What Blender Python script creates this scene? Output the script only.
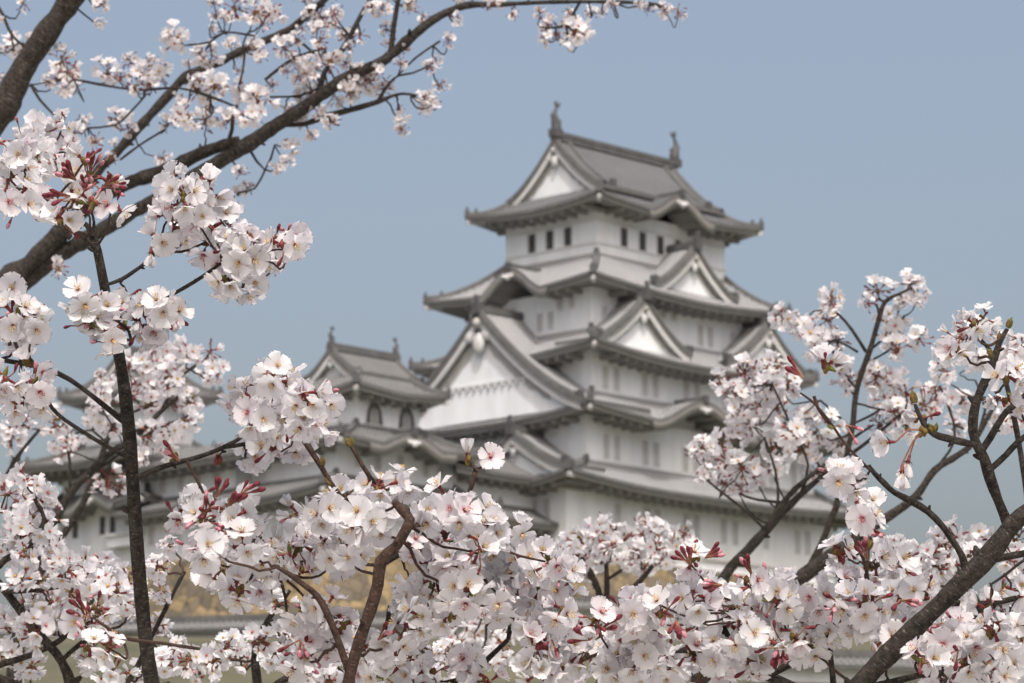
import bpy, math, random
from mathutils import Vector, Matrix, noise
random.seed(11)
R_ = math.radians
scene = bpy.context.scene
for o in list(bpy.data.objects): bpy.data.objects.remove(o)
COL = scene.collection

# ------------------------------------------------------------------ camera
FPX, PITCH, CAMZ = 3500.0, R_(10.2), 1.6
cam_d = bpy.data.cameras.new("camera"); cam = bpy.data.objects.new("camera", cam_d); COL.objects.link(cam)
cam.location = (0, 0, CAMZ); cam.rotation_euler = (R_(90) + PITCH, 0, 0)
cam_d.sensor_width = 36; cam_d.lens = 36 * FPX / 1024
cam_d.clip_start = .1; cam_d.clip_end = 20000
cam_d.dof.use_dof = True; cam_d.dof.focus_distance = 3.3; cam_d.dof.aperture_fstop = 29
scene.camera = cam

# ------------------------------------------------------------------ sky and sun
SUN_EL, SUN_AZ = R_(60), R_(170)            # azimuth clockwise from +Y (the view direction)
w = bpy.data.worlds.new("World"); scene.world = w; w.use_nodes = True
nt = w.node_tree; nt.nodes.clear()
sky = nt.nodes.new('ShaderNodeTexSky'); sky.sky_type = 'NISHITA'; sky.sun_disc = False
sky.sun_elevation = SUN_EL; sky.sun_rotation = SUN_AZ
sky.air_density = 1.0; sky.dust_density = 7.5; sky.ozone_density = 0.35; sky.altitude = 0
bg = nt.nodes.new('ShaderNodeBackground'); bg.inputs[1].default_value = .15
out = nt.nodes.new('ShaderNodeOutputWorld')
tint = nt.nodes.new('ShaderNodeMix'); tint.data_type = 'RGBA'; tint.blend_type = 'MULTIPLY'; tint.inputs['Factor'].default_value = 1
tint.inputs['B'].default_value = (1.05, .99, .93, 1)          # spring haze: a slightly greyer blue
nt.links.new(sky.outputs[0], tint.inputs['A']); nt.links.new(tint.outputs['Result'], bg.inputs[0]); nt.links.new(bg.outputs[0], out.inputs[0])
sd = bpy.data.lights.new("sun", 'SUN'); sd.energy = 2.0; sd.angle = R_(.6); sd.color = (1, .99, .975)
sun = bpy.data.objects.new("sun", sd); COL.objects.link(sun)
sv = Vector((math.sin(SUN_AZ) * math.cos(SUN_EL), math.cos(SUN_AZ) * math.cos(SUN_EL), math.sin(SUN_EL)))
sun.rotation_euler = sv.to_track_quat('Z', 'Y').to_euler(); sun.location = (10, -20, 60)
vs = scene.view_settings
vs.view_transform = 'Standard'; vs.look = 'None'; vs.gamma = 1; vs.use_curve_mapping = False; vs.exposure = .47
scene.cycles.max_bounces = 8; scene.cycles.transparent_max_bounces = 8

# ------------------------------------------------------------------ helpers
FW = Vector((0, math.cos(PITCH), math.sin(PITCH))); UPV = Vector((0, -math.sin(PITCH), math.cos(PITCH))); RT = Vector((1, 0, 0))
def at(px, py, d):
    """world point seen at that pixel of the photograph, d metres along the view axis"""
    return Vector((0, 0, CAMZ)) + (RT * ((px - 512) / FPX) + UPV * ((341.5 - py) / FPX) + FW) * d

class MB:
    def __init__(s): s.v, s.f, s.m, s.uv, s.smooth = [], [], [], {}, []
    def add(s, vs, fs, mi=0, smooth=False, uvs=None):
        b = len(s.v); s.v += [tuple(p) for p in vs]
        for k, f in enumerate(fs):
            if uvs: s.uv[len(s.f)] = [uvs[i] for i in f]
            s.f.append(tuple(b + i for i in f)); s.m.append(mi); s.smooth.append(smooth)
    def grid(s, rows, mi=0, smooth=False, uvrows=None, flip=False):
        n = len(rows[0]); vs = [p for r in rows for p in r]; fs = []
        for i in range(len(rows) - 1):
            for j in range(n - 1):
                q = (i * n + j, i * n + j + 1, (i + 1) * n + j + 1, (i + 1) * n + j)
                fs.append(q[::-1] if flip else q)
        s.add(vs, fs, mi, smooth, [p for r in uvrows for p in r] if uvrows else None)
    def box(s, x0, x1, y0, y1, z0, z1, mi=0, M=None):
        vs = [Vector(p) for p in ((x0,y0,z0),(x1,y0,z0),(x1,y1,z0),(x0,y1,z0),(x0,y0,z1),(x1,y0,z1),(x1,y1,z1),(x0,y1,z1))]
        if M: vs = [M @ p for p in vs]
        s.add(vs, [(3,2,1,0),(4,5,6,7),(0,1,5,4),(1,2,6,5),(2,3,7,6),(3,0,4,7)], mi)
    def tube(s, pts, rads, n=8, mi=0, smooth=True, cap=True):
        pts = [Vector(p) for p in pts]; rows = []
        t0 = (pts[1] - pts[0]).normalized(); up = t0.orthogonal().normalized()
        for i, p in enumerate(pts):
            t = (pts[min(i + 1, len(pts) - 1)] - pts[max(i - 1, 0)]).normalized()
            up = (up - t * up.dot(t)).normalized(); sd_ = t.cross(up)
            r = rads[i] if isinstance(rads, (list, tuple)) else rads
            rows.append([p + (up * math.cos(a) + sd_ * math.sin(a)) * r for a in (2 * math.pi * k / n for k in range(n + 1))])
        uvr = [[(k / n, i * .1) for k in range(n + 1)] for i in range(len(rows))]
        s.grid(rows, mi, smooth, uvr)
        if cap:
            s.add(rows[0][:n], [tuple(range(n))[::-1]], mi); s.add(rows[-1][:n], [tuple(range(n))], mi)
    def ball(s, c, r, mi=0, sc=(1,1,1), n=8, m=5, M=None):
        rows = []
        for i in range(m + 1):
            a = math.pi * i / m
            rows.append([Vector((math.sin(a) * math.cos(2*math.pi*k/n) * sc[0], math.sin(a) * math.sin(2*math.pi*k/n) * sc[1], math.cos(a) * sc[2])) * r for k in range(n + 1)])
        rows = [[(M @ p if M else p) + Vector(c) for p in r_] for r_ in rows]
        s.grid(rows, mi, True, flip=True)
    def mesh(s, name, mats):
        me = bpy.data.meshes.new(name); me.from_pydata(s.v, [], s.f)
        for m in mats: me.materials.append(m)
        me.polygons.foreach_set("material_index", s.m); me.polygons.foreach_set("use_smooth", s.smooth)
        if s.uv:
            l = me.uv_layers.new(name="uv"); k = 0
            for i, f in enumerate(s.f):
                u = s.uv.get(i)
                for j in range(len(f)):
                    if u: l.data[k].uv = u[j]
                    k += 1
        me.update(); return me
    def build(s, name, mats, parent=None):
        if not isinstance(mats, (list, tuple)): mats = [mats]
        return link(name, s.mesh(name, mats), parent)
def link(name, data, parent=None):
    o = bpy.data.objects.new(name, data); COL.objects.link(o)
    if parent: o.parent = parent
    return o
def tag(o, label=None, cat=None, group=None, kind=None):
    if label: o['label'] = label
    if cat: o['category'] = cat
    if group: o['group'] = group
    if kind: o['kind'] = kind
    return o
def empty(name, loc=(0,0,0), rz=0):
    o = bpy.data.objects.new(name, None); o.empty_display_size = .2; COL.objects.link(o)
    o.location = loc; o.rotation_euler.z = rz; return o

# ------------------------------------------------------------------ materials
def mat(name, col, rough=.7, var=.0, scale=4., bump=0., bscale=20., col2=None, spec=.3, coord='Object', stretch=None):
    m = bpy.data.materials.new(name); m.use_nodes = True; t = m.node_tree; b = t.nodes['Principled BSDF']
    b.inputs['Roughness'].default_value = rough; b.inputs['Specular IOR Level'].default_value = spec
    b.inputs['Base Color'].default_value = (*col, 1)
    tc = t.nodes.new('ShaderNodeTexCoord')
    if var or col2:
        n = t.nodes.new('ShaderNodeTexNoise'); n.inputs['Scale'].default_value = scale; n.inputs['Detail'].default_value = 6; n.inputs['Roughness'].default_value = .65
        if stretch:
            mp = t.nodes.new('ShaderNodeMapping'); mp.inputs['Scale'].default_value = stretch
            t.links.new(tc.outputs[coord], mp.inputs[0]); t.links.new(mp.outputs[0], n.inputs['Vector'])
        else: t.links.new(tc.outputs[coord], n.inputs['Vector'])
        r = t.nodes.new('ShaderNodeValToRGB'); r.color_ramp.elements[0].position = .35; r.color_ramp.elements[1].position = .68
        c2 = col2 or tuple(c * (1 - var) for c in col)
        r.color_ramp.elements[0].color = (*c2, 1); r.color_ramp.elements[1].color = (*col, 1)
        t.links.new(n.outputs[0], r.inputs[0]); t.links.new(r.outputs[0], b.inputs['Base Color'])
    if bump:
        n2 = t.nodes.new('ShaderNodeTexNoise'); n2.inputs['Scale'].default_value = bscale; n2.inputs['Detail'].default_value = 5
        t.links.new(tc.outputs[coord], n2.inputs['Vector'])
        bp = t.nodes.new('ShaderNodeBump'); bp.inputs['Strength'].default_value = bump; bp.inputs['Distance'].default_value = .02
        t.links.new(n2.outputs[0], bp.inputs['Height']); t.links.new(bp.outputs[0], b.inputs['Normal'])
    return m
M_plaster = mat('white_plaster', (.785,.825,.86), .85, .16, .45, .15, 3, None, .3, 'Object', (1.6, 1.6, .22))
M_soffit = mat('shade_toned_eave_plaster', (.30,.30,.295), .85, .2, .8)  # plaster toned dark: the shade under the eaves is put into its colour
M_barge = mat('bargeboard_plaster', (.62,.635,.645), .85, .15, .7)
M_slit = mat('window_lattice', (.24,.25,.25), .7, .1, 2)
M_dark = mat('window_dark', (.012,.014,.017), .4)
M_ridge = mat('ridge_tile', (.115,.118,.12), .75, .35, 1.2)
M_orn = mat('ornament_tile', (.09,.094,.098), .7, .3, 2)
M_eave = mat('eave_tile_ends', (.125,.127,.127), .75, .35, 2.2)
M_grille = mat('grey_grille', (.42,.42,.41), .8, .2, 3)
def tile_mat(name, c_tile, c_plast, amount):
    m = bpy.data.materials.new(name); m.use_nodes = True; t = m.node_tree; b = t.nodes['Principled BSDF']; b.inputs['Roughness'].default_value = .75
    uv = t.nodes.new('ShaderNodeUVMap'); uv.uv_map = 'uv'
    sp = t.nodes.new('ShaderNodeSeparateXYZ'); t.links.new(uv.outputs[0], sp.inputs[0])
    def math_(op, a, bval):
        n = t.nodes.new('ShaderNodeMath'); n.operation = op
        t.links.new(a, n.inputs[0]); n.inputs[1].default_value = bval; return n.outputs[0]
    row = math_('FRACT', math_('MULTIPLY', sp.outputs[1], 1 / .36), 0)   # white joints between the tile rows
    j = math_('LESS_THAN', row, amount)
    tc = t.nodes.new('ShaderNodeTexCoord')
    n = t.nodes.new('ShaderNodeTexNoise'); n.inputs['Scale'].default_value = .5; n.inputs['Detail'].default_value = 8; n.inputs['Roughness'].default_value = .75
    t.links.new(tc.outputs['Object'], n.inputs['Vector'])
    ra = t.nodes.new('ShaderNodeValToRGB'); ra.color_ramp.elements[0].position = .35; ra.color_ramp.elements[1].position = .7
    ra.color_ramp.elements[0].color = (*[c * .75 for c in c_tile], 1); ra.color_ramp.elements[1].color = (*[c * 1.25 for c in c_tile], 1)
    t.links.new(n.outputs[0], ra.inputs[0])
    mx = t.nodes.new('ShaderNodeMix'); mx.data_type = 'RGBA'; mx.inputs['B'].default_value = (*c_plast, 1)
    t.links.new(j, mx.inputs['Factor']); t.links.new(ra.outputs[0], mx.inputs['A'])
    t.links.new(mx.outputs['Result'], b.inputs['Base Color'])
    return m
M_tile = tile_mat('plastered_roof_tile', (.115,.122,.13), (.44,.455,.47), .38)
M_tile_dark = tile_mat('dark_roof_tile', (.062,.068,.075), (.17,.178,.188), .32)  # top roof: tiles and joints darker than on the lower roofs
M_tile_far = tile_mat('grey_roof_tile', (.085,.09,.093), (.22,.226,.228), .32)
def stone_mat():
    m = bpy.data.materials.new('castle_stone'); m.use_nodes = True; t = m.node_tree; b = t.nodes['Principled BSDF']; b.inputs['Roughness'].default_value = .9
    tc = t.nodes.new('ShaderNodeTexCoord'); mp = t.nodes.new('ShaderNodeMapping'); mp.inputs['Scale'].default_value = (1, 1, 1.3)
    t.links.new(tc.outputs['Object'], mp.inputs[0])
    v = t.nodes.new('ShaderNodeTexVoronoi'); v.inputs['Scale'].default_value = .95; t.links.new(mp.outputs[0], v.inputs['Vector'])
    ve = t.nodes.new('ShaderNodeTexVoronoi'); ve.feature = 'DISTANCE_TO_EDGE'; ve.inputs['Scale'].default_value = .95; t.links.new(mp.outputs[0], ve.inputs['Vector'])
    s = t.nodes.new('ShaderNodeSeparateColor'); t.links.new(v.outputs['Color'], s.inputs[0])
    r = t.nodes.new('ShaderNodeValToRGB'); e = r.color_ramp.elements
    e[0].color = (.11,.095,.07,1); e[1].color = (.29,.225,.125,1); x = e.new(.5); x.color = (.21,.165,.095,1); x = e.new(.2); x.color = (.15,.13,.10,1)
    t.links.new(s.outputs[0], r.inputs[0])
    r2 = t.nodes.new('ShaderNodeValToRGB'); r2.color_ramp.elements[0].color = (.4,.4,.4,1); r2.color_ramp.elements[1].color = (1,1,1,1); r2.color_ramp.elements[1].position = .07
    t.links.new(ve.outputs['Distance'], r2.inputs[0])
    mx = t.nodes.new('ShaderNodeMix'); mx.data_type = 'RGBA'; mx.blend_type = 'MULTIPLY'; mx.inputs['Factor'].default_value = 1
    t.links.new(r.outputs[0], mx.inputs['A']); t.links.new(r2.outputs[0], mx.inputs['B']); t.links.new(mx.outputs['Result'], b.inputs['Base Color'])
    bp = t.nodes.new('ShaderNodeBump'); bp.inputs['Strength'].default_value = .6; bp.inputs['Distance'].default_value = .15
    t.links.new(ve.outputs['Distance'], bp.inputs['Height']); t.links.new(bp.outputs[0], b.inputs['Normal'])
    return m
M_stone = stone_mat()
M_sand = mat('pale_sand', (.42,.405,.37), .95, .12, .8, .3, 30)
M_ground = mat('dry_grass_ground', (.105,.10,.065), .95, 0, .12, .4, 2, (.06,.064,.042))
def bark_mat(name, c1, c2):
    m = bpy.data.materials.new(name); m.use_nodes = True; t = m.node_tree; b = t.nodes['Principled BSDF']; b.inputs['Roughness'].default_value = .8; b.inputs['Specular IOR Level'].default_value = .25
    tc = t.nodes.new('ShaderNodeTexCoord')
    n = t.nodes.new('ShaderNodeTexNoise'); n.inputs['Scale'].default_value = 130; n.inputs['Detail'].default_value = 8; n.inputs['Roughness'].default_value = .75
    t.links.new(tc.outputs['Object'], n.inputs['Vector'])
    r = t.nodes.new('ShaderNodeValToRGB'); e = r.color_ramp.elements
    e[0].position = .38; e[0].color = (*c1, 1); e[1].position = .68; e[1].color = (*c2, 1)
    t.links.new(n.outputs[0], r.inputs[0])
    n2 = t.nodes.new('ShaderNodeTexNoise'); n2.inputs['Scale'].default_value = 1; n2.inputs['Detail'].default_value = 2   # lenticels: short pale dashes across the bark
    uv = t.nodes.new('ShaderNodeUVMap'); uv.uv_map = 'uv'; mp = t.nodes.new('ShaderNodeMapping'); mp.inputs['Scale'].default_value = (7, 55, 1)
    t.links.new(uv.outputs[0], mp.inputs[0]); t.links.new(mp.outputs[0], n2.inputs['Vector'])
    r2 = t.nodes.new('ShaderNodeValToRGB'); e = r2.color_ramp.elements; e[0].position = .60; e[0].color = (0,0,0,1); e[1].position = .72; e[1].color = (1,1,1,1)
    t.links.new(n2.outputs[0], r2.inputs[0])
    mx = t.nodes.new('ShaderNodeMix'); mx.data_type = 'RGBA'; mx.inputs['B'].default_value = (*[min(1, c * 1.9 + .02) for c in c2], 1)
    t.links.new(r2.outputs[0], mx.inputs['Factor']); t.links.new(r.outputs[0], mx.inputs['A']); t.links.new(mx.outputs['Result'], b.inputs['Base Color'])
    bp = t.nodes.new('ShaderNodeBump'); bp.inputs['Strength'].default_value = 1; bp.inputs['Distance'].default_value = .006
    t.links.new(n.outputs[0], bp.inputs['Height']); t.links.new(bp.outputs[0], b.inputs['Normal'])
    return m
M_bark = bark_mat('cherry_bark', (.008,.007,.006), (.066,.055,.047))
M_bark_grey = bark_mat('grey_cherry_bark', (.011,.010,.009), (.06,.052,.046))
M_twig = bark_mat('young_twig_bark', (.030,.017,.014), (.10,.062,.048))
def petal_mat(name, col, base):
    m = bpy.data.materials.new(name); m.use_nodes = True; t = m.node_tree; t.nodes.remove(t.nodes['Principled BSDF'])
    o = t.nodes['Material Output']
    uv = t.nodes.new('ShaderNodeUVMap'); uv.uv_map = 'uv'; sp = t.nodes.new('ShaderNodeSeparateXYZ'); t.links.new(uv.outputs[0], sp.inputs[0])
    r = t.nodes.new('ShaderNodeValToRGB'); e = r.color_ramp.elements
    e[0].position = .08; e[0].color = (*base, 1); e[1].position = .32; e[1].color = (*col, 1)
    x = e.new(.17); x.color = (*[(a * .45 + b * .55) for a, b in zip(base, col)], 1)
    t.links.new(sp.outputs[1], r.inputs[0])
    oi = t.nodes.new('ShaderNodeObjectInfo')
    mx = t.nodes.new('ShaderNodeMix'); mx.data_type = 'RGBA'; mx.blend_type = 'MULTIPLY'; mx.inputs['B'].default_value = (.99,.968,.976,1)
    t.links.new(oi.outputs['Random'], mx.inputs['Factor']); t.links.new(r.outputs[0], mx.inputs['A'])
    # fine veins running out along the petal
    wv = t.nodes.new('ShaderNodeTexWave'); wv.bands_direction = 'X'; wv.inputs['Scale'].default_value = 2.2; wv.inputs['Distortion'].default_value = 1.5
    t.links.new(uv.outputs[0], wv.inputs['Vector'])
    mv = t.nodes.new('ShaderNodeMix'); mv.data_type = 'RGBA'; mv.blend_type = 'MULTIPLY'; mv.inputs['B'].default_value = (.97,.962,.966,1)
    t.links.new(wv.outputs[1], mv.inputs['Factor']); t.links.new(mx.outputs['Result'], mv.inputs['A'])
    d = t.nodes.new('ShaderNodeBsdfDiffuse'); tr = t.nodes.new('ShaderNodeBsdfTranslucent'); s = t.nodes.new('ShaderNodeMixShader'); s.inputs[0].default_value = .5
    gl = t.nodes.new('ShaderNodeBsdfGlossy'); gl.inputs['Roughness'].default_value = .45; gl.inputs['Color'].default_value = (1,1,1,1); s2 = t.nodes.new('ShaderNodeMixShader'); s2.inputs[0].default_value = .035
    for n in (d, tr): t.links.new(mv.outputs['Result'], n.inputs['Color'])
    t.links.new(d.outputs[0], s.inputs[1]); t.links.new(tr.outputs[0], s.inputs[2])
    t.links.new(s.outputs[0], s2.inputs[1]); t.links.new(gl.outputs[0], s2.inputs[2]); t.links.new(s2.outputs[0], o.inputs[0])
    return m
M_petal = petal_mat('cherry_petal', (.70,.715,.745), (.60,.47,.34))
M_petal_pink = petal_mat('pink_centred_petal', (.71,.70,.735), (.55,.15,.25))
M_anther = mat('anther', (.50,.33,.10), .7)
M_anther_red = mat('red_stamen', (.42,.10,.14), .7)
M_filament = mat('filament', (.75,.66,.52), .7)
M_calyx = mat('red_calyx', (.17,.035,.035), .6, .3, 60)
M_pedicel = mat('pedicel', (.22,.10,.06), .6, .3, 40)
M_bud = mat('pink_bud', (.17,.046,.062), .85, 0, 220, 0, 20, (.085,.018,.022), .06)
M_bud_pale = mat('pale_bud', (.50,.30,.335), .8, 0, 160, 0, 20, (.27,.09,.125), .1)
M_scale = mat('bud_scale', (.16,.125,.035), .8, 0, 160, 0, 20, (.075,.042,.022), .1)
M_leafbud = mat('green_leaf_bud', (.115,.15,.035), .8, 0, 160, 0, 20, (.075,.05,.025), .1)
# ------------------------------------------------------------------ ground
def smooth(a, b, x):
    t = max(0, min(1, (x - a) / (b - a))); return t * t * (3 - 2 * t)
def ground_h(x, y):
    dx = abs(x - 8)
    side = 1 - smooth(48, 130, dx)
    return (1 - .02 * 0) * (24.2 * smooth(120, 246, y) * (1 - smooth(330, 520, y)) * side)
def make_ground():
    b = MB(); xs = [-9000,-3000,-1000,-400,-250] + list(range(-180, 181, 6)) + [250,400,1000,3000,9000]
    ys = [-3000,-500,-100,-20,0,10,20,40,60,80,100] + list(range(110, 360, 5)) + [380,420,460,500,560,700,1000,3000,9000]
    rows = [[Vector((x, y, ground_h(x, y) + (noise.noise(Vector((x*.05, y*.05, 0))) * .25 if 100 < y < 400 else 0))) for x in xs] for y in ys]
    b.grid(rows, 0, True); o = b.build('ground', M_ground); tag(o, kind='structure')
make_ground()
def make_bounce_plaza():      # unseen pale sandy ground below the hill, added to bounce light onto shaded walls
    b = MB(); xs = [-260, -120, -60, -30, -10, 0, 10, 30, 60, 120, 260]; ys = [-180, -90, -40, -15, 0, 15, 40, 80, 119]
    b.grid([[Vector((x + (noise.noise(Vector((x * .03, y * .05, 3))) * 6 if abs(y) > 60 else 0), y, .02)) for x in xs] for y in ys], 0)
    o = b.build('bounce_plaza', M_sand); tag(o, kind='structure')
make_bounce_plaza()

# ------------------------------------------------------------------ castle (local frame: x along the south face going away right, y along the west face going away left)
CO = Vector((3.956, 255, 0)); CR = R_(90 - 43.6)
def castle_root(name, label, cat, x, y, z, group=None):
    c, s = math.cos(CR), math.sin(CR)
    o = empty(name, (CO.x + c * x - s * y, CO.y + s * x + c * y, z), CR); tag(o, label, cat, group)
    o['org'] = (x, y, z); return o
RIB = .42
def rib_samples(W):
    n = max(2, int(W / RIB)); p = W / n; out = []
    for i in range(n): out += [(i * p, 0), (i * p + .45 * p, 0), (i * p + .56 * p, .11), (i * p + .88 * p, .11)]
    out.append((W, 0)); return out
def kara(x):
    x = abs(x)
    return 0 if x >= 1 else (.5 + .5 * math.cos(math.pi * x)) ** 1.05

def skirt_roof(root, outer, inner, z_eave, z_top, lift=.8, bumps=None, tile=None, sides='SENW', sag=.38, ornament=True, brackets=True):
    """hipped skirt of tiles round a storey, with upturned corners; bumps = {side: [(centre along side, half width, height)]}"""
    ox, oy, oz = root['org']; tile = tile or M_tile; bumps = bumps or {}
    X0, X1, Y0, Y1 = outer; x0, x1, y0, y1 = inner
    S = {'S': ((X0, Y0), (1, 0), (0, 1), X1 - X0, x0 - X0, X1 - x1, y0 - Y0),
         'N': ((X1, Y1), (-1, 0), (0, -1), X1 - X0, X1 - x1, x0 - X0, Y1 - y1),
         'W': ((X0, Y1), (0, -1), (1, 0), Y1 - Y0, Y1 - y1, y0 - Y0, x0 - X0),
         'E': ((X1, Y0), (0, 1), (-1, 0), Y1 - Y0, y0 - Y0, Y1 - y1, X1 - x1)}
    roof = MB(); eav = MB(); brks = []
    for key in sides:
        org, al, inw, W, a, bq, D = S[key]; bl = bumps.get(key, [])
        def P(wv, dep, z): return Vector((org[0] + al[0] * wv + inw[0] * dep - ox, org[1] + al[1] * wv + inw[1] * dep - oy, z - oz))
        def zr(wv, t):
            g = (1 + sag) * t - sag * t * t
            z = z_top + (z_eave - z_top) * g
            l = max(0, 1 - min(wv / a, (W - wv) / bq) / 3.2) ** 2 if min(a, bq) > 0 else 0
            z += lift * l * t * t
            for (c, hw, H) in bl: 
                k = kara((wv - c) / hw)
                if k > 0: z = max(z, z_eave + H * k)
            return z
        rows = []; uvs = []
        NT = 9; sm = rib_samples(W)
        for (wv, h) in sm:
            tm = 0
            if wv < a: tm = 1 - wv / a
            elif wv > W - bq: tm = 1 - (W - wv) / bq
            r, ur = [], []
            for k in range(NT):
                t = tm + (1 - tm) * k / (NT - 1)
                r.append(P(wv, D * (1 - t), zr(wv, t) + h)); ur.append((wv, t * D * 1.15))
            rows.append(r); uvs.append(ur)
        roof.grid(rows, 0, False, uvs)
        n = max(12, int(W / .45)); ws = [W * i / n for i in range(n + 1)]
        def ins(wv, q): return q + wv * (W - 2 * q) / W
        prof = [(0, .085, 0), (-.02, -.20, 0), (.14, -.20, 1), (.16, -.48, 1), (D * .5, -.42, 1), (D + .02, -.36 + 0 * D, 1)]
        pr = [[P(ins(wv, max(0, q)), q, zr(wv, 1) + dz + (0 if i < 5 else -.1 * 0)) for i, (q, dz, _) in enumerate(prof)] for wv in ws]
        # soffit ends at a level line on the wall so that it stays shut along the curve
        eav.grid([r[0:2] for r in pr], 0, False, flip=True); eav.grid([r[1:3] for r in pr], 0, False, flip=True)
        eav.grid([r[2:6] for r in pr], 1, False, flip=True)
        if brackets:
            brk = MB(); brks.append(brk); nb = max(3, int(W / 1.05))
            for i in range(1, nb):
                wv = W * i / nb
                if wv < a * .8 or wv > W - bq * .8: continue
                zz = zr(wv, 1) - .44
                p0 = P(wv - .17, .5, zz - .34); p1 = P(wv + .17, D - .02, zz + .02)
                brk.box(min(p0.x,p1.x), max(p0.x,p1.x), min(p0.y,p1.y), max(p0.y,p1.y), min(p0.z,p1.z), max(p0.z,p1.z))
        for (c, hw, H) in bl:      # white curved board under the undulating gable and its crest
            cs = [c + hw * (i / 24 - 1) * 1.0 for i in range(49)]
            q = lambda wv, dd, dz: P(wv, dd, zr(wv, 1) + dz)
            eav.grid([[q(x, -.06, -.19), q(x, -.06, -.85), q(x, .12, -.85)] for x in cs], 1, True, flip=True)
            p = P(c, 0, zr(c, 1)); M = Matrix.Translation(p) @ Matrix(((al[0], inw[0], 0, 0), (al[1], inw[1], 0, 0), (0, 0, 1, 0), (0, 0, 0, 1)))
            rr = MB(); rr.box(-.22, .22, -.05, D * .97, .0, .42, 0, M); rr.box(-.26, .26, -.2, .1, -.1, .5, 1, M)
            rr.ball(M @ Vector((0, -.1, -.72)), .34, 2, (1, .4, .8)); rr.ball(M @ Vector((-.4, -.1, -.62)), .26, 2, (1.2, .4, .6)); rr.ball(M @ Vector((.4, -.1, -.62)), .26, 2, (1.2, .4, .6))
            rr.build('gable_crest', [M_ridge, M_orn, M_barge], root)
    ro = roof.build('roof', tile, root)
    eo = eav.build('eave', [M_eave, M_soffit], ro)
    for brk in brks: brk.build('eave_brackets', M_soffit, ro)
    # hips
    def hipz(t, a_=1):
        g = (1 + sag) * t - sag * t * t
        return z_top + (z_eave - z_top) * g + lift * max(0, 1 - (1 - t) / 3.2) ** 2 * t * t
    for (cx, cy, ix, iy, ss) in ((X0, Y0, x0, y0, 'SW'), (X1, Y0, x1, y0, 'SE'), (X1, Y1, x1, y1, 'NE'), (X0, Y1, x0, y1, 'NW')):
        if not (ss[0] in sides and ss[1] in sides): continue
        h = MB(); L = [Vector((ix + (cx - ix) * t - ox, iy + (cy - iy) * t - oy, hipz(t) - oz)) for t in [k / 10 for k in range(11)]]
        dr = Vector((cx - ix, cy - iy, 0)).normalized(); sdv = Vector((-dr.y, dr.x, 0))
        rows = [[p - sdv * .24 + Vector((0,0,-.1)), p - sdv * .2 + Vector((0,0,.34)), p + Vector((0,0,.46)), p + sdv * .2 + Vector((0,0,.34)), p + sdv * .24 + Vector((0,0,-.1))] for p in L]
        h.grid(rows, 0, False)
        ang = math.atan2(dr.y, dr.x)
        if ornament:
            M = Matrix.Translation(L[-1]) @ Matrix.Rotation(ang, 4, 'Z')
            h.box(-.3, .04, -.26, .26, -.12, .5, 1, M); h.box(-.24, -.06, -.1, .1, .5, .78, 1, M)
            M2 = Matrix.Translation(L[-3] + Vector((0,0,.1))) @ Matrix.Rotation(ang, 4, 'Z'); h.box(-.22, .0, -.2, .2, 0, .58, 1, M2)
        M3 = Matrix.Translation(L[-1] + Vector((0,0,-.42))) @ Matrix.Rotation(ang, 4, 'Z')
        h.box(-1.6, -.16, -.16, .16, -.22, .14, 2, M3); h.ball(M3 @ Vector((-.16, 0, -.02)), .17, 2, (.5, 1, 1))
        h.build('hip_ridge', [M_ridge, M_orn, M_barge], ro)
    return ro

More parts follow.
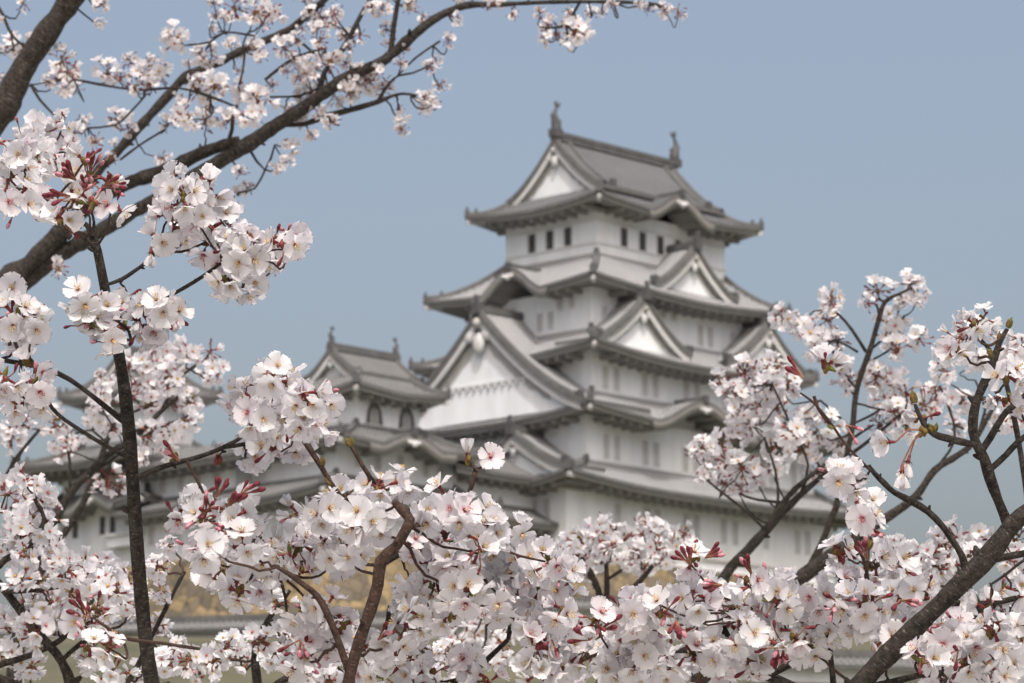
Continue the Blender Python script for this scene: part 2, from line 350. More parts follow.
def gable(root, face, c, front, hw, z0, z1, back, over=.5, tile=None, thick=.42, finial=True, ornate=False, recess=.15, both=False, cur=.36, name='gable'):
    """triangular gable with its own tiled roof; face 'S' looks along -y (c is x), 'W' looks along -x (c is y)"""
    ox, oy, oz = root['org']; tile = tile or M_tile
    if face == 'S': T = lambda x, d, z: Vector((c + x - ox, front + d - oy, z - oz))
    else: T = lambda x, d, z: Vector((front + d - ox, c - x - oy, z - oz))
    def zp(x):
        q = 1 - abs(x) / hw
        return z0 + (z1 - z0) * ((1 - cur) * q + cur * q * q) + .22 * (abs(x) / hw) ** 8
    N = 14; rf = MB(); L = back + over * (2 if both else 1)
    for sg in (-1, 1):
        rows, uvs = [], []
        for (dv, h) in rib_samples(L):
            r, u = [], []
            for k in range(N + 1):
                x = hw * k / N
                r.append(T(sg * x, -over + dv, zp(x) + h)); u.append((dv, x * 1.3))
            rows.append(r); uvs.append(u)
        rf.grid(rows, 0, False, uvs, flip=(sg < 0))
        # tile edge along the verge, and the underside
        xs = [hw * k / N for k in range(N + 1)]
        for dd in ((-over,) if not both else (-over, back + over)):
            e = 1 if dd < 0 else -1
            rf.grid([[T(sg * x, dd, zp(x) + .085), T(sg * x, dd - .03 * e, zp(x) - thick * .62)] for x in xs], 1, False, flip=(sg > 0) == (e > 0))
            # verge roll: a ridge of tiles just inside the edge
            rf.grid([[T(sg * x, dd + .12 * e, zp(x) + .05), T(sg * x, dd + .2 * e, zp(x) + .34), T(sg * x, dd + .5 * e, zp(x) + .34), T(sg * x, dd + .58 * e, zp(x) + .05)] for x in xs], 2, False)
        rf.grid([[T(sg * x, -over, zp(x) - thick * .62), T(sg * x, back + (over if both else 0), zp(x) - thick * .62)] for x in xs], 3, False)
        rf.grid([[T(sg * hw, -over, zp(hw) + .085), T(sg * hw, back + (over if both else 0), zp(hw) + .085)], [T(sg * hw, -over, zp(hw) - thick * .62), T(sg * hw, back + (over if both else 0), zp(hw) - thick * .62)]], 1)
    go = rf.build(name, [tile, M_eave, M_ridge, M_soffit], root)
    for e in ((1,) if not both else (1, -1)):
        F = (lambda d: d) if e > 0 else (lambda d: back - d)
        bb = MB(); bw = min(.62, .16 * (z1 - z0) + .12)
        for sg in (-1, 1):
            xs = [hw * .985 * k / N for k in range(N + 1)]
            low = lambda x: zp(x) - thick * .62 - bw * (1.15 - .3 * abs(x) / hw)
            bb.grid([[T(sg * x, F(-over * .7), zp(x) - thick * .6), T(sg * x, F(-over * .7), low(x)), T(sg * x, F(-over * .7 + .2), low(x)), T(sg * x, F(-over * .7 + .2), zp(x) - thick * .6)] for x in xs], 0, False)
        bb.build('bargeboard', M_barge, go)
        gw = MB(); xs = [hw * (k / N - 1) * .97 for k in range(2 * N + 1)]
        gw.grid([[T(x, F(recess), z0 - .25), T(x, F(recess), max(z0 - .24, zp(x) - thick * .5))] for x in xs], 0, False)
        gw.build('gable_wall', M_plaster, go)
        pd = MB(); h = z1 - z0; s_ = h * .19
        pz = z1 - thick * .62 - bw * 1.1
        # hanging pendant: three lobes and a stem, with grey carved scrolls behind
        pd.ball(T(0, F(-over * .5), pz - s_ * .95), s_ * .5, 0, (.8, .3, 1.1) if face == 'S' else (.3, .8, 1.1), 10, 6)
        for sg in (-1, 1):
            pd.ball(T(sg * s_ * .62, F(-over * .5), pz - s_ * .55), s_ * .42, 0, (1.1, .3, .8) if face == 'S' else (.3, 1.1, .8), 10, 6)
        pd.ball(T(0, F(-over * .78), pz + s_ * .05), s_ * .28, 1, n=8)
        # grey scroll frieze stepping down either side
        m = 9
        for sg in (-1, 1):
            A = []
            for k in range(m + 1):
                x = hw * (.05 + .62 * k / m); zz = zp(x) - thick * .5 - bw - .03 * h - .10 * h * (1 - k / m) ** .6 - .05 * h * abs(math.sin(k * 1.3))
                A.append((x, zz))
            pd.grid([[T(sg * x, F(recess - .05), zp(x) - thick * .5 - bw * .9), T(sg * x, F(recess - .05), max(z0 + .05, zz))] for x, zz in A], 2, False)
        if ornate:   # lattice sill with a row of small teeth
            zs = z0 + h * .30
            for k in range(13):
                x = hw * .42 * (k / 6 - 1) + 0
                p = [T(x - .12, F(recess - .18), zs - .3), T(x + .12, F(recess - .003), zs + .0)]
                pd.box(min(p[0].x,p[1].x), max(p[0].x,p[1].x), min(p[0].y,p[1].y), max(p[0].y,p[1].y), min(p[0].z,p[1].z), max(p[0].z,p[1].z), 0)
            p = [T(-hw * .48, F(recess - .12), zs), T(hw * .48, F(recess - .002), zs + .16)]
            pd.box(min(p[0].x,p[1].x), max(p[0].x,p[1].x), min(p[0].y,p[1].y), max(p[0].y,p[1].y), p[0].z, p[1].z, 0)
        pd.build('pendant', [M_barge, M_grille, M_grille], go)
    rd = MB()
    for (w_, a_, b_, mi) in ((.26, -.05, .30, 0), (.20, .30, .50, 0)):
        A = T(-w_, -over, z1 + a_); B = T(w_, back + (over if both else 0), z1 + b_)
        rd.box(min(A.x,B.x), max(A.x,B.x), min(A.y,B.y), max(A.y,B.y), A.z, B.z, mi)
    rd.build('ridge', M_ridge, go); rd = MB()
    if finial:
        for (x_, za, zb, d0, d1) in ((.36, -.25, .7, -over - .22, -over + .14), (.15, .7, 1.25, -over - .16, -over + .05)):
            A = T(-x_, d0, z1 + za); B = T(x_, d1, z1 + zb)
            rd.box(min(A.x,B.x), max(A.x,B.x), min(A.y,B.y), max(A.y,B.y), A.z, B.z)
        rd.build('ridge_ornament', M_orn, go)
        for sg in (-1, 1):       # small ornaments at the foot of the verges
            A = T(sg * hw * .97 - .28, -over + .05, zp(hw) + .1); B = T(sg * hw * .97 + .28, -over + .5, zp(hw) + .65)
            rd = MB(); rd.box(min(A.x,B.x), max(A.x,B.x), min(A.y,B.y), max(A.y,B.y), A.z, B.z)
            rd.build('verge_ornament', M_orn, go)
    return go

def walls(root, x0, x1, y0, y1, z0, z1):
    ox, oy, oz = root['org']; b = MB(); b.box(x0 - ox, x1 - ox, y0 - oy, y1 - oy, z0 - oz, z1 - oz)
    return b.build('wall', M_plaster, root)
_winmesh = {}
def window(root, wall, face, pos, c, z, w_, h, dark=False):
    """slit window: frame, pane and vertical plastered bars; face S: c is x, pos is the wall's y; W: c is y, pos is the wall's x"""
    key = (w_, h, dark)
    if key not in _winmesh:
        b = MB()
        b.box(-w_/2, w_/2, -.012, .05, -h/2, h/2, 1 if not dark else 2)
        nb = 3 if not dark else 2
        for k in range(nb):
            x = -w_/2 + w_ * (k + .5) / nb; bw = w_ * (.10 if not dark else .02)
            b.box(x - bw, x + bw, -.05, -.013, -h/2 + .01, h/2 - .01, 0 if not dark else 3)
        f = .07 if not dark else .04
        for (a0, a1, c0, c1) in ((-w_/2 - f, -w_/2, -h/2 - f, h/2 + f), (w_/2, w_/2 + f, -h/2 - f, h/2 + f), (-w_/2, w_/2, h/2, h/2 + f), (-w_/2, w_/2, -h/2 - f, -h/2)):
            b.box(a0, a1, -.07, .05, c0, c1, 0)
        _winmesh[key] = b.mesh('window', [M_barge, M_slit, M_dark, M_grille])
    ox, oy, oz = root['org']
    o = link('window', _winmesh[key], wall)
    if face == 'S': o.location = (c - ox, pos - oy, z - oz)
    else: o.location = (pos - ox, c - oy, z - oz); o.rotation_euler.z = -math.pi / 2
def arch_window(root, wall, pos, c, z, w_=1.1, h=1.7):
    if 'arch' not in _winmesh:
        prof = [(-.62,0),(-.55,.5),(-.5,.8),(-.36,1.12),(-.2,1.32),(0,1.55),(.2,1.32),(.36,1.12),(.5,.8),(.55,.5),(.62,0)]
        b = MB(); y = -.02
        b.add([(x, y, zz) for x, zz in prof], [tuple(range(len(prof)))], 1)
        o_ = [(x * 1.32, zz * 1.14 + (.02 if zz else -.0)) for x, zz in prof]
        for i in range(len(prof) - 1):
            a, c_, d, e = prof[i], prof[i+1], o_[i+1], o_[i]
            q = [(a[0],-.1,a[1]),(c_[0],-.1,c_[1]),(d[0],-.1,d[1]),(e[0],-.1,e[1]),(a[0],.02,a[1]),(c_[0],.02,c_[1]),(d[0],.02,d[1]),(e[0],.02,e[1])]
            b.add(q, [(0,1,2,3),(0,4,5,1),(3,2,6,7)], 2)
        for x in (-.3, 0, .3): b.box(x - .05, x + .05, -.06, -.025, 0, 1.1, 0)
        _winmesh['arch'] = b.mesh('arched_window', [M_barge, M_slit, M_orn])
    ox, oy, oz = root['org']
    o = link('arched_window', _winmesh['arch'], wall); o.location = (c - ox, pos - oy, z - oz)
def fish(root, x, y, z, dirx, s=1.0):
    """fish-shaped roof finial standing head down with its tail in the air"""
    ox, oy, oz = root['org']; b = MB(); base = Vector((x - ox, y - oy, z - oz))
    path = [(.0,0),(.05,.35),(-.02,.75),(-.16,1.1),(-.18,1.45),(-.02,1.75),(.16,1.98)]
    rad = [.40,.42,.36,.28,.2,.13,.07]
    b.tube([base + Vector((p[0] * dirx * s, 0, p[1] * s)) for p in path], [r * s for r in rad], 8)
    def plate(pts, t=.06):
        A = [base + Vector((p[0] * dirx * s, -t, p[1] * s)) for p in pts]; B = [p + Vector((0, 2 * t, 0)) for p in A]; n = len(pts)
        b.add(A + B, [tuple(range(n)), tuple(range(2 * n - 1, n - 1, -1))] + [(i, (i + 1) % n, n + (i + 1) % n, n + i) for i in range(n)])
    plate([(.08,1.8),(.5,2.15),(.42,2.4),(.15,2.12),(.05,2.5),(-.15,2.35),(-.05,1.9)])
    plate([(-.3,.9),(-.62,1.15),(-.5,1.35),(-.28,1.3)]); plate([(.3,.6),(.6,.8),(.5,1.0),(.2,.95)])
    b.box(base.x - .5 * s, base.x + .5 * s, base.y - .36 * s, base.y + .36 * s, base.z - .5 * s, base.z + .12 * s)
    b.build('fish_finial', M_orn, root)

# ---- main keep
K = castle_root('castle_keep', 'tall five-storey white castle keep with layered grey roofs and gables', 'castle', 19, 12, 32.6)
w1 = walls(K, 4.2, 36.4, 3.9, 20, 32.4, 38.0)
w2 = walls(K, 6.2, 33.6, 3.4 + .2, 19.6, 38.0, 43.2)
w3 = walls(K, 7.6, 30.2, 4.3, 19.7, 43.2, 48.4)
w4 = walls(K, 8.9, 28.6, 5.5, 18.6, 48.4, 53.7)
w5 = walls(K, 11.3, 26.8, 7.1, 16.9, 53.7, 60.6)
skirt_roof(K, (2.1, 38.5, 1.7, 22), (6.2, 33.6, 3.6, 19.6), 37.75, 39.7, .75)
skirt_roof(K, (4.0, 35.6, 1.2, 21.8), (7.6, 30.2, 4.3, 19.7), 43.0, 45.2, .75, {'S': [(17.3 - 4, 6.2, 2.1)]})
skirt_roof(K, (5.4, 32.4, 2.0, 21.9), (8.9, 28.6, 5.5, 18.6), 48.05, 50.4, .8)
skirt_roof(K, (6.7, 30.6, 3.3, 21.6), (11.3, 26.8, 7.1, 16.9), 53.55, 56.9, .7, {'W': [(21.6 - 12.2, 4.1, 2.1)]})
skirt_roof(K, (9.1, 29.0, 4.8, 19.3), (11.9, 26.2, 7.35, 16.75), 60.65, 62.3, .6, {'S': [(18.9 - 9.1, 3.9, 1.65)]}, tile=M_tile_dark, sag=.45)
gable(K, 'W', 12, 11.95, 5.3, 62.15, 66.85, 14.1, over=.4, tile=M_tile_dark, both=True, finial=False, recess=.12, name='gable_roof')
for x in (13.3, 24.9):      # ridges running down the slope of the top roof
    b = MB(); L = [(k / 8 * 4.9) for k in range(9)]
    zz = lambda y: 62.15 + 4.7 * (.64 * (1 - y / 5.3) + .36 * (1 - y / 5.3) ** 2)
    for sg in (-1, 1):
        b.grid([[Vector((x - 19 + dx, sg * y, zz(y) + dz - 32.6)) for dx, dz in ((-.2, -.05), (-.16, .34), (.16, .34), (.2, -.05))] for y in L], 0)
        b.box(x - 19 - .26, x - 19 + .26, min(sg * 4.75, sg * 5.05), max(sg * 4.75, sg * 5.05), zz(4.9) - 32.7, zz(4.9) - 32.6 + .75, 1)
    b.build('slope_ridge', [M_ridge, M_orn], K)
t_ = MB(); t_.box(11.6 - 19 - .05, 26.7 - 19 + .05, -.3, .3, 67.2 - 32.6, 67.55 - 32.6)
t_.build('ridge_cap', M_ridge, K)
fish(K, 11.95, 12, 67.6, 1, 1.0); fish(K, 26.4, 12, 67.6, -1, 1.0)
gable(K, 'S', 19.8, 4.5, 5.0, 54.35, 58.2, 5.5)
gable(K, 'S', 12.2, 3.2, 5.4, 48.9, 52.9, 4.2); gable(K, 'S', 27.3, 3.2, 5.4, 48.9, 52.9, 4.2)
gable(K, 'W', 12.9, 4.3, 10.9, 43.7, 52.0, 7.5, over=.5, thick=.6, ornate=True, recess=.15, cur=.4)
gable(K, 'W', 8.2, 3.2, 5.6, 38.7, 41.9, 4.0)
# windows
for y in (10.1, 12.05, 14.0): window(K, w5, 'W', 11.3, y, 58.6, .78, 1.5, True)
for x in (14.5, 16.7, 18.85, 21.0, 23.2): window(K, w5, 'S', 7.1, x, 58.6, .78, 1.5, True)
s5 = MB(); s5.box(11.3 - .1 - 19, 26.8 + .1 - 19, 7.1 - .09 - 12, 7.1 - .002 - 12, 57.66 - 32.6, 57.8 - 32.6); s5.box(11.3 - .09 - 19, 11.3 - .002 - 19, 7.1 - 12, 16.9 - 12, 57.66 - 32.6, 57.8 - 32.6)
s5.box(11.3 - .08 - 19, 26.8 + .1 - 19, 7.1 - .07 - 12, 7.1 - .002 - 12, 59.5 - 32.6, 59.6 - 32.6); s5.box(11.3 - .07 - 19, 11.3 - .002 - 19, 7.1 - 12, 16.9 - 12, 59.5 - 32.6, 59.6 - 32.6)
s5.build('sill_band', M_barge, w5)
for y in (7.5, 8.75, 13.8, 15.1): window(K, w4, 'W', 8.9, y, 52.6, .42, .7)
for y in (9.75, 10.9): window(K, w4, 'W', 8.9, y, 51.5, .5, 1.3)
for x in (17.3, 18.6): window(K, w4, 'S', 5.5, x, 52.6, .42, .6)
for x in (10.4, 11.6, 21.8, 23.0, 25.8, 27.0): window(K, w4, 'S', 5.5, x, 51.5, .5, 1.5)
for x in (9.1, 10.4, 13.7, 14.95, 18.6, 19.9, 23.4, 24.6, 27.4, 28.6): window(K, w3, 'S', 4.3, x, 46.4, .52, 1.6)
for x in (8.4, 9.65, 12.9, 14.2, 17.6, 18.9, 22.4, 23.6, 27, 28.2, 31, 32.2): window(K, w2, 'S', 3.6, x, 40.9, .52, 1.75)
for x in (10, 13.4, 14.6, 18, 19.2, 22.5, 23.9, 27.7, 31.7, 33): window(K, w1, 'S', 3.9, x, 35.7, .6, 1.8)
for y in (5.8, 7.2): window(K, w1, 'W', 4.2, y, 35.7, .6, 1.8)
sk = MB(); sk.box(4.0 - 19, 36.6 - 19, 3.75 - 12, 3.898 - 12, .62, .85); sk.box(4.05 - 19, 4.198 - 19, 3.9 - 12, 20 - 12, .62, .85); sk.build('skirting', M_barge, w1)

# ---- west small keep
N = castle_root('small_keep', 'small white keep left of the tall keep, with arched windows under its top roof', 'castle', -11, 11, 31.3)
n1 = walls(N, -19.0, -4.2, 5.6, 18, 31.2, 35.2); n2 = walls(N, -16.6, -4.6, 7.0, 17, 35.2, 39.6); n3 = walls(N, -14.0, -7.6, 7.7, 14.4, 39.6, 43.4)
skirt_roof(N, (-20.8, -2.6, 4.0, 19.5), (-16.6, -4.6, 7.0, 17), 34.7, 36.6, .6, tile=M_tile_far, sides='SWE')
skirt_roof(N, (-18.2, -3.2, 5.0, 18.6), (-14.0, -7.6, 7.7, 14.4), 38.6, 40.6, .6, {'S': [(7.4, 4.4, 1.25)]}, tile=M_tile_far)
skirt_roof(N, (-15.7, -6.0, 6.0, 16), (-13.4, -8.2, 8.2, 13.8), 42.85, 44.4, .5, tile=M_tile_far)
gable(N, 'W', 11, -13.4, 2.95, 44.3, 46.5, 6.6, over=.3, tile=M_tile_far, both=True, finial=False, name='gable_roof', recess=.3)
fish(N, -13.4, 11, 47.0, 1, .5); fish(N, -6.8, 11, 47.0, -1, .5)
for x in (-12.2, -8.9): arch_window(N, n3, 7.7, x, 40.75)
for x in (-14.5, -12.5, -10.2, -7.6, -6.0): window(N, n2, 'S', 7.0, x, 37.9, .55, 1.1)
for x in (-16.5, -13, -9.5, -6): window(N, n1, 'S', 5.6, x, 33.2, .6, 1.4)
# ---- far small keep
I = castle_root('small_keep', 'small white keep at the far left, half hidden by blossom, dark slit windows low down', 'castle', -15, 31, 31.3)
i1 = walls(I, -18.6, -8, 25.6, 35.6, 31.2, 36.4); i2 = walls(I, -17.9, -9, 26, 36.2, 36.4, 40.0); i3 = walls(I, -17.2, -12.2, 27.6, 34.4, 40.0, 45.3)
skirt_roof(I, (-20.4, -7, 24.0, 37.0), (-17.9, -9, 26, 36.2), 36.0, 37.4, .5, {'W': [(7.1, 2.8, 1.0)]}, tile=M_tile_far)
skirt_roof(I, (-21.2, -8, 24.6, 38.4), (-17.2, -12.2, 27.6, 34.4), 39.2, 41.2, .5, tile=M_tile_far)
skirt_roof(I, (-18.9, -10.7, 26.0, 35.8), (-16.8, -12.6, 28.2, 33.8), 44.6, 46.3, .5, tile=M_tile_far)
gable(I, 'W', 31, -16.6, 2.9, 46.2, 48.4, 4.0, over=.3, tile=M_tile_far, both=True, finial=False, name='gable_roof', recess=.3)
fish(I, -16.6, 31, 48.9, 1, .5); fish(I, -12.6, 31, 48.9, -1, .5)
for y in (29.2, 30.4, 33.6): window(I, i1, 'W', -18.6, y, 34.7, .62, 1.35, True)
for y in (29.5, 32.5): window(I, i3, 'W', -17.2, y, 43.2, .55, 1.1, True)
hb = MB(); hb.box(-.9, 0, -1.6, 1.6, -.5, .3, 0); hb.box(-1.1, 0, -1.9, 1.9, .3, .5, 1); o = hb.build('drop_chute', [M_plaster, M_barge], i1); o.location = (-18.6 + 15, 27.2 - 31, 33.3 - 31.3)
# ---- connecting galleries
G = castle_root('gallery', 'long low white gallery with two roofs between the two small keeps', 'castle gallery', -15, 21, 31.3)
g1 = walls(G, -18.8, -11, 17, 26, 31.2, 35.4); g2 = walls(G, -18.2, -11.6, 16, 26.4, 35.4, 38.6)
skirt_roof(G, (-20.6, -9.2, 13.0, 27), (-18.2, -11.6, 14, 26.4), 35.0, 36.2, .1, tile=M_tile_far, sides='WE', ornament=False)
skirt_roof(G, (-20.2, -9.6, 13.0, 27), (-15.0, -14.8, 14, 26.6), 38.4, 40.3, .1, tile=M_tile_far, sides='WE', ornament=False)
for y in (18, 20, 22, 24): window(G, g2, 'W', -18.2, y, 37.2, .5, 1.0)
for y in (18.5, 21.5, 24.5): window(G, g1, 'W', -18.8, y, 33.4, .55, 1.2)
G2 = castle_root('gallery', 'low white gallery joining the small keep to the foot of the tall keep', 'castle gallery', 0, 9, 31.3)
walls(G2, -4.5, 4.19, 7.2, 14, 31.2, 38.2)
skirt_roof(G2, (-6, 5.8, 5.4, 15.5), (-4, 3.8, 9.8, 10.2), 38.0, 40.4, .2, tile=M_tile_far, sides='SN', ornament=False)
skirt_roof(G2, (-6, 5.0, 4.6, 15.5), (-4.2, 4.0, 7.2, 14), 34.6, 36.0, .1, tile=M_tile_far, sides='S', ornament=False)

# ---- stone bases
def stone_base(name, label, x0, x1, y0, y1, ztop, zbot, flare):
    r = castle_root(name, label, 'stone wall', (x0 + x1) / 2, (y0 + y1) / 2, zbot); b = MB(); n = 9; hx, hy = (x1 - x0) / 2, (y1 - y0) / 2
    rings = []
    for k in range(n + 1):
        t = k / n; f = flare * (t * .55 + .45 * t * t); z = (ztop - zbot) * (1 - t)
        rings.append([Vector(p) for p in ((-hx - f, -hy - f, z), (hx + f, -hy - f, z), (hx + f, hy + f, z), (-hx - f, hy + f, z), (-hx - f, -hy - f, z))])
    b.grid(rings, 0, False, flip=True); b.add(rings[0][:4], [(0,1,2,3)], 0)
    o = b.build('stone_facing', M_stone, r)
stone_base('stone_wall', 'sloping tan stone base carrying the tall keep', 3.9, 36.9, 3.6, 20.5, 32.4, 21, 4.2)
stone_base('stone_wall', 'sloping tan stone base under the two small keeps, seen below the white walls at left', -19.6, 2.2, 5.2, 36.4, 31.2, 20.5, 3.6)

# ---- roofed plaster walls at the foot of the rock
def dobei(label, A, B, z0, h):
    A, B = Vector(A), Vector(B); d = (B - A); L = d.length; r = empty('plaster_wall', (A.x, A.y, z0), math.atan2(d.y, d.x)); tag(r, label, 'wall', 'roofed plaster walls at the foot of the castle')
    b = MB(); b.box(0, L, -.35, .35, .7, h); b.build('wall_panel', M_plaster, r)
    b = MB(); b.box(-.1, L + .1, -.55, .55, -2, .7); b.build('footing', M_stone, r)
    rf = MB()
    for sg in (-1, 1):
        rows, uv = [], []
        for (wv, hh) in rib_samples(L):
            rows.append([Vector((wv, sg * 1.15 * k / 4, h + .75 - .7 * (k / 4) ** .85 + hh)) for k in range(5)]); uv.append([(wv, k * .3) for k in range(5)])
        rf.grid(rows, 0, False, uv, flip=sg > 0)
        rf.add([(0, sg * 1.15, h + .13), (L, sg * 1.15, h + .13), (L, sg * 1.12, h - .1), (0, sg * 1.12, h - .1), (L, sg * .35, h - .002), (0, sg * .35, h - .002)], [(0,1,2,3), (3,2,4,5)], 1)
    rf.box(-.05, L + .05, -.2, .2, h + .7, h + 1.1, 2)
    rf.build('roof', [M_tile_far, M_eave, M_ridge], r)
dobei('long roofed plaster wall below the stone base at left', (-42, 246), (-3, 236), 23.0, 1.6)
dobei('short roofed plaster wall showing white through the middle blossoms', (-2, 232), (11, 237), 22.8, 2.6)
dobei('low grey-roofed wall nearest the viewer, under the blossoms at lower right', (14, 203), (32, 209), 17.4, 1.6)
dobei('roofed plaster wall below the tall keep at right', (11.5, 238), (58, 262), 22.6, 2.6)
# ------------------------------------------------------------------ blossom parts
rnd = random.Random(5)
def rv(s=1.0): return Vector((rnd.gauss(0, s), rnd.gauss(0, s), rnd.gauss(0, s)))
def runit():
    while True:
        v = Vector((rnd.uniform(-1,1), rnd.uniform(-1,1), rnd.uniform(-1,1)))
        if .1 < v.length < 1: return v.normalized()
def petal(b, ang, L, W, tilt, curl, mi=0, fine=True):
    """one notched petal; tilt is its rise from the flower's plane at the base, curl how it bends further on"""
    if fine:
        rs = (.04, .22, .42, .62, .80, .93, 1.0); hw = (.05, .16, .29, .39, .43, .35, .17); cs = (-1, -.55, 0, .55, 1)
    else:
        rs = (.05, .45, .82, 1.0); hw = (.08, .32, .43, .20); cs = (-1, 0, 1)
    ru = rnd.uniform(0, 6.28); rows, uvs = [], []
    ca, sa = math.cos(ang), math.sin(ang); tw = rnd.gauss(0, .12)
    for r, h in zip(rs, hw):
        row, ur = [], []
        for c in cs:
            rr = r
            if r > .9: rr = r - ((.15 if c == 0 else 0) if r == 1 else 0) - (.07 if abs(c) == 1 else 0)
            a = tilt + curl * rr; s_ = L * rr
            x = s_ * math.cos(tilt + curl * rr * .5); z = s_ * math.sin(tilt + curl * rr * .5)
            y = c * h * W * (1 if r < .9 else .9)
            z += L * (.16 * (c * h * 2) ** 2 * (.4 + .6 * r) + .05 * r * math.sin(ru + c * 2.3 + r * 3)) + y * tw
            row.append(Vector((x * ca - y * sa, x * sa + y * ca, z))); ur.append((c * .5 + .5, r))
        rows.append(row); uvs.append(ur)
    b.grid(rows, mi, True, uvs)
FL_MATS = lambda pink: [M_petal_pink if pink else M_petal, M_filament, M_anther_red if pink else M_anther, M_calyx]
def flower_mesh(kind, fine=True, b=None, M=None, pink=False, mis=(0,1,2,3)):
    """single cherry flower: five petals, stamens and a red calyx, facing +z, its calyx tube ending at z = -9 mm"""
    f = MB()
    tilt, curl = {'open': (R_(rnd.uniform(8, 20)), R_(rnd.uniform(-22, 10))), 'cup': (R_(rnd.uniform(30, 46)), R_(rnd.uniform(-20, 20))), 'half': (R_(rnd.uniform(58, 70)), R_(rnd.uniform(10, 40)))}[kind]
    L0 = .0178
    for k in range(5):
        if k == 4 and fine and rnd.random() < .12: continue      # a petal already dropped
        petal(f, 2 * math.pi * k / 5 + rnd.gauss(0, .06), L0 * rnd.uniform(.93, 1.07), L0 * rnd.uniform(.95, 1.15), tilt + rnd.gauss(0, .13) + (.05 if k % 2 else 0), curl + rnd.gauss(0, .12), 0, fine)
    if fine:
        for k in range(15):
            a = rnd.uniform(0, 6.28); sp = rnd.uniform(.15, .75); d = Vector((math.cos(a) * sp, math.sin(a) * sp, 1)).normalized() * rnd.uniform(.0055, .0092)
            f.tube([Vector((0,0,.0005)), d * .6, d], .00022, 3, 1, True, False)
            f.ball(d, .00062, 2, n=4, m=3)
        f.tube([Vector((0,0,.0015)), Vector((0,0,-.002)), Vector((0,0,-.007)), Vector((0,0,-.009))], [.0021, .0019, .0015, .0008], 6, 3)
        for k in range(5):
            a = 2 * math.pi * (k + .5) / 5; p = Vector((math.cos(a), math.sin(a), 0)); q = Vector((-p.y, p.x, 0))
            f.add([p * .0017 + q * .0013 - Vector((0,0,.0012)), p * .0017 - q * .0013 - Vector((0,0,.0012)), p * .0062 + Vector((0,0,-.0016 + .004 * math.sin(tilt)))], [(0,1,2)], 3)
    else:
        f.ball(Vector((0,0,.0025)), .0026, 2, (1,1,.9), 5, 3)
        f.tube([Vector((0,0,.0005)), Vector((0,0,-.009))], [.0023, .0011], 5, 3)
    if b is None: return f
    for i in range(len(f.v)): b.v.append(tuple(M @ Vector(f.v[i])))
    return f
def merge(dst, src, M, remap=None):
    o = len(dst.v); dst.v += [tuple(M @ Vector(p)) for p in src.v]
    for i, fc in enumerate(src.f):
        if i in src.uv: dst.uv[len(dst.f)] = src.uv[i]
        dst.f.append(tuple(o + k for k in fc)); dst.m.append(remap[src.m[i]] if remap else src.m[i]); dst.smooth.append(src.smooth[i])
FINE = {k: [(flower_mesh(k, True), p) for p in [i % 3 == 0 for i in range(n)]] for k, n in (('open', 10), ('cup', 6), ('half', 3))}
FINE_ME = {k: [f.mesh('flower', FL_MATS(p)) for f, p in v] for k, v in FINE.items()}
LOW = {k: [flower_mesh(k, False) for i in range(n)] for k, n in (('open', 5), ('cup', 4), ('half', 2))}
# slots used inside a blossom cluster's own mesh
CL_MATS = [M_petal, M_filament, M_anther, M_calyx, M_pedicel, M_bud, M_bud_pale, M_scale, M_leafbud, M_anther_red]
def bud(b, base, d, s=1.0, pale=False):
    d = d.normalized(); q = d.to_track_quat('Z', 'Y').to_matrix().to_4x4()
    s *= .55
    b.tube([base, base + d * .005 * s, base + d * .008 * s], [.0012 * s, .0022 * s, .0026 * s], 6, 3)
    b.ball(base + d * .0125 * s, .0041 * s, 6 if pale else 5, (.82, .82, 1.5), 7, 6, q.to_3x3().to_4x4())
def stalk(b, a, c, r=.00065, mi=4, sagv=None):
    mid = (a + c) / 2 + (sagv or Vector((0,0,-.12 * (c - a).length)))
    b.tube([a, (a + mid * 2 + c) / 4 + (mid - (a + c) / 2) * .25, mid, c], [r * 1.25, r, r, r * 1.2], 5, mi, True, False)
def frame(d, roll):
    return d.to_track_quat('Z', 'Y').to_matrix().to_4x4() @ Matrix.Rotation(roll, 4, 'Z')
CAMV = Vector((0, 0, CAMZ))

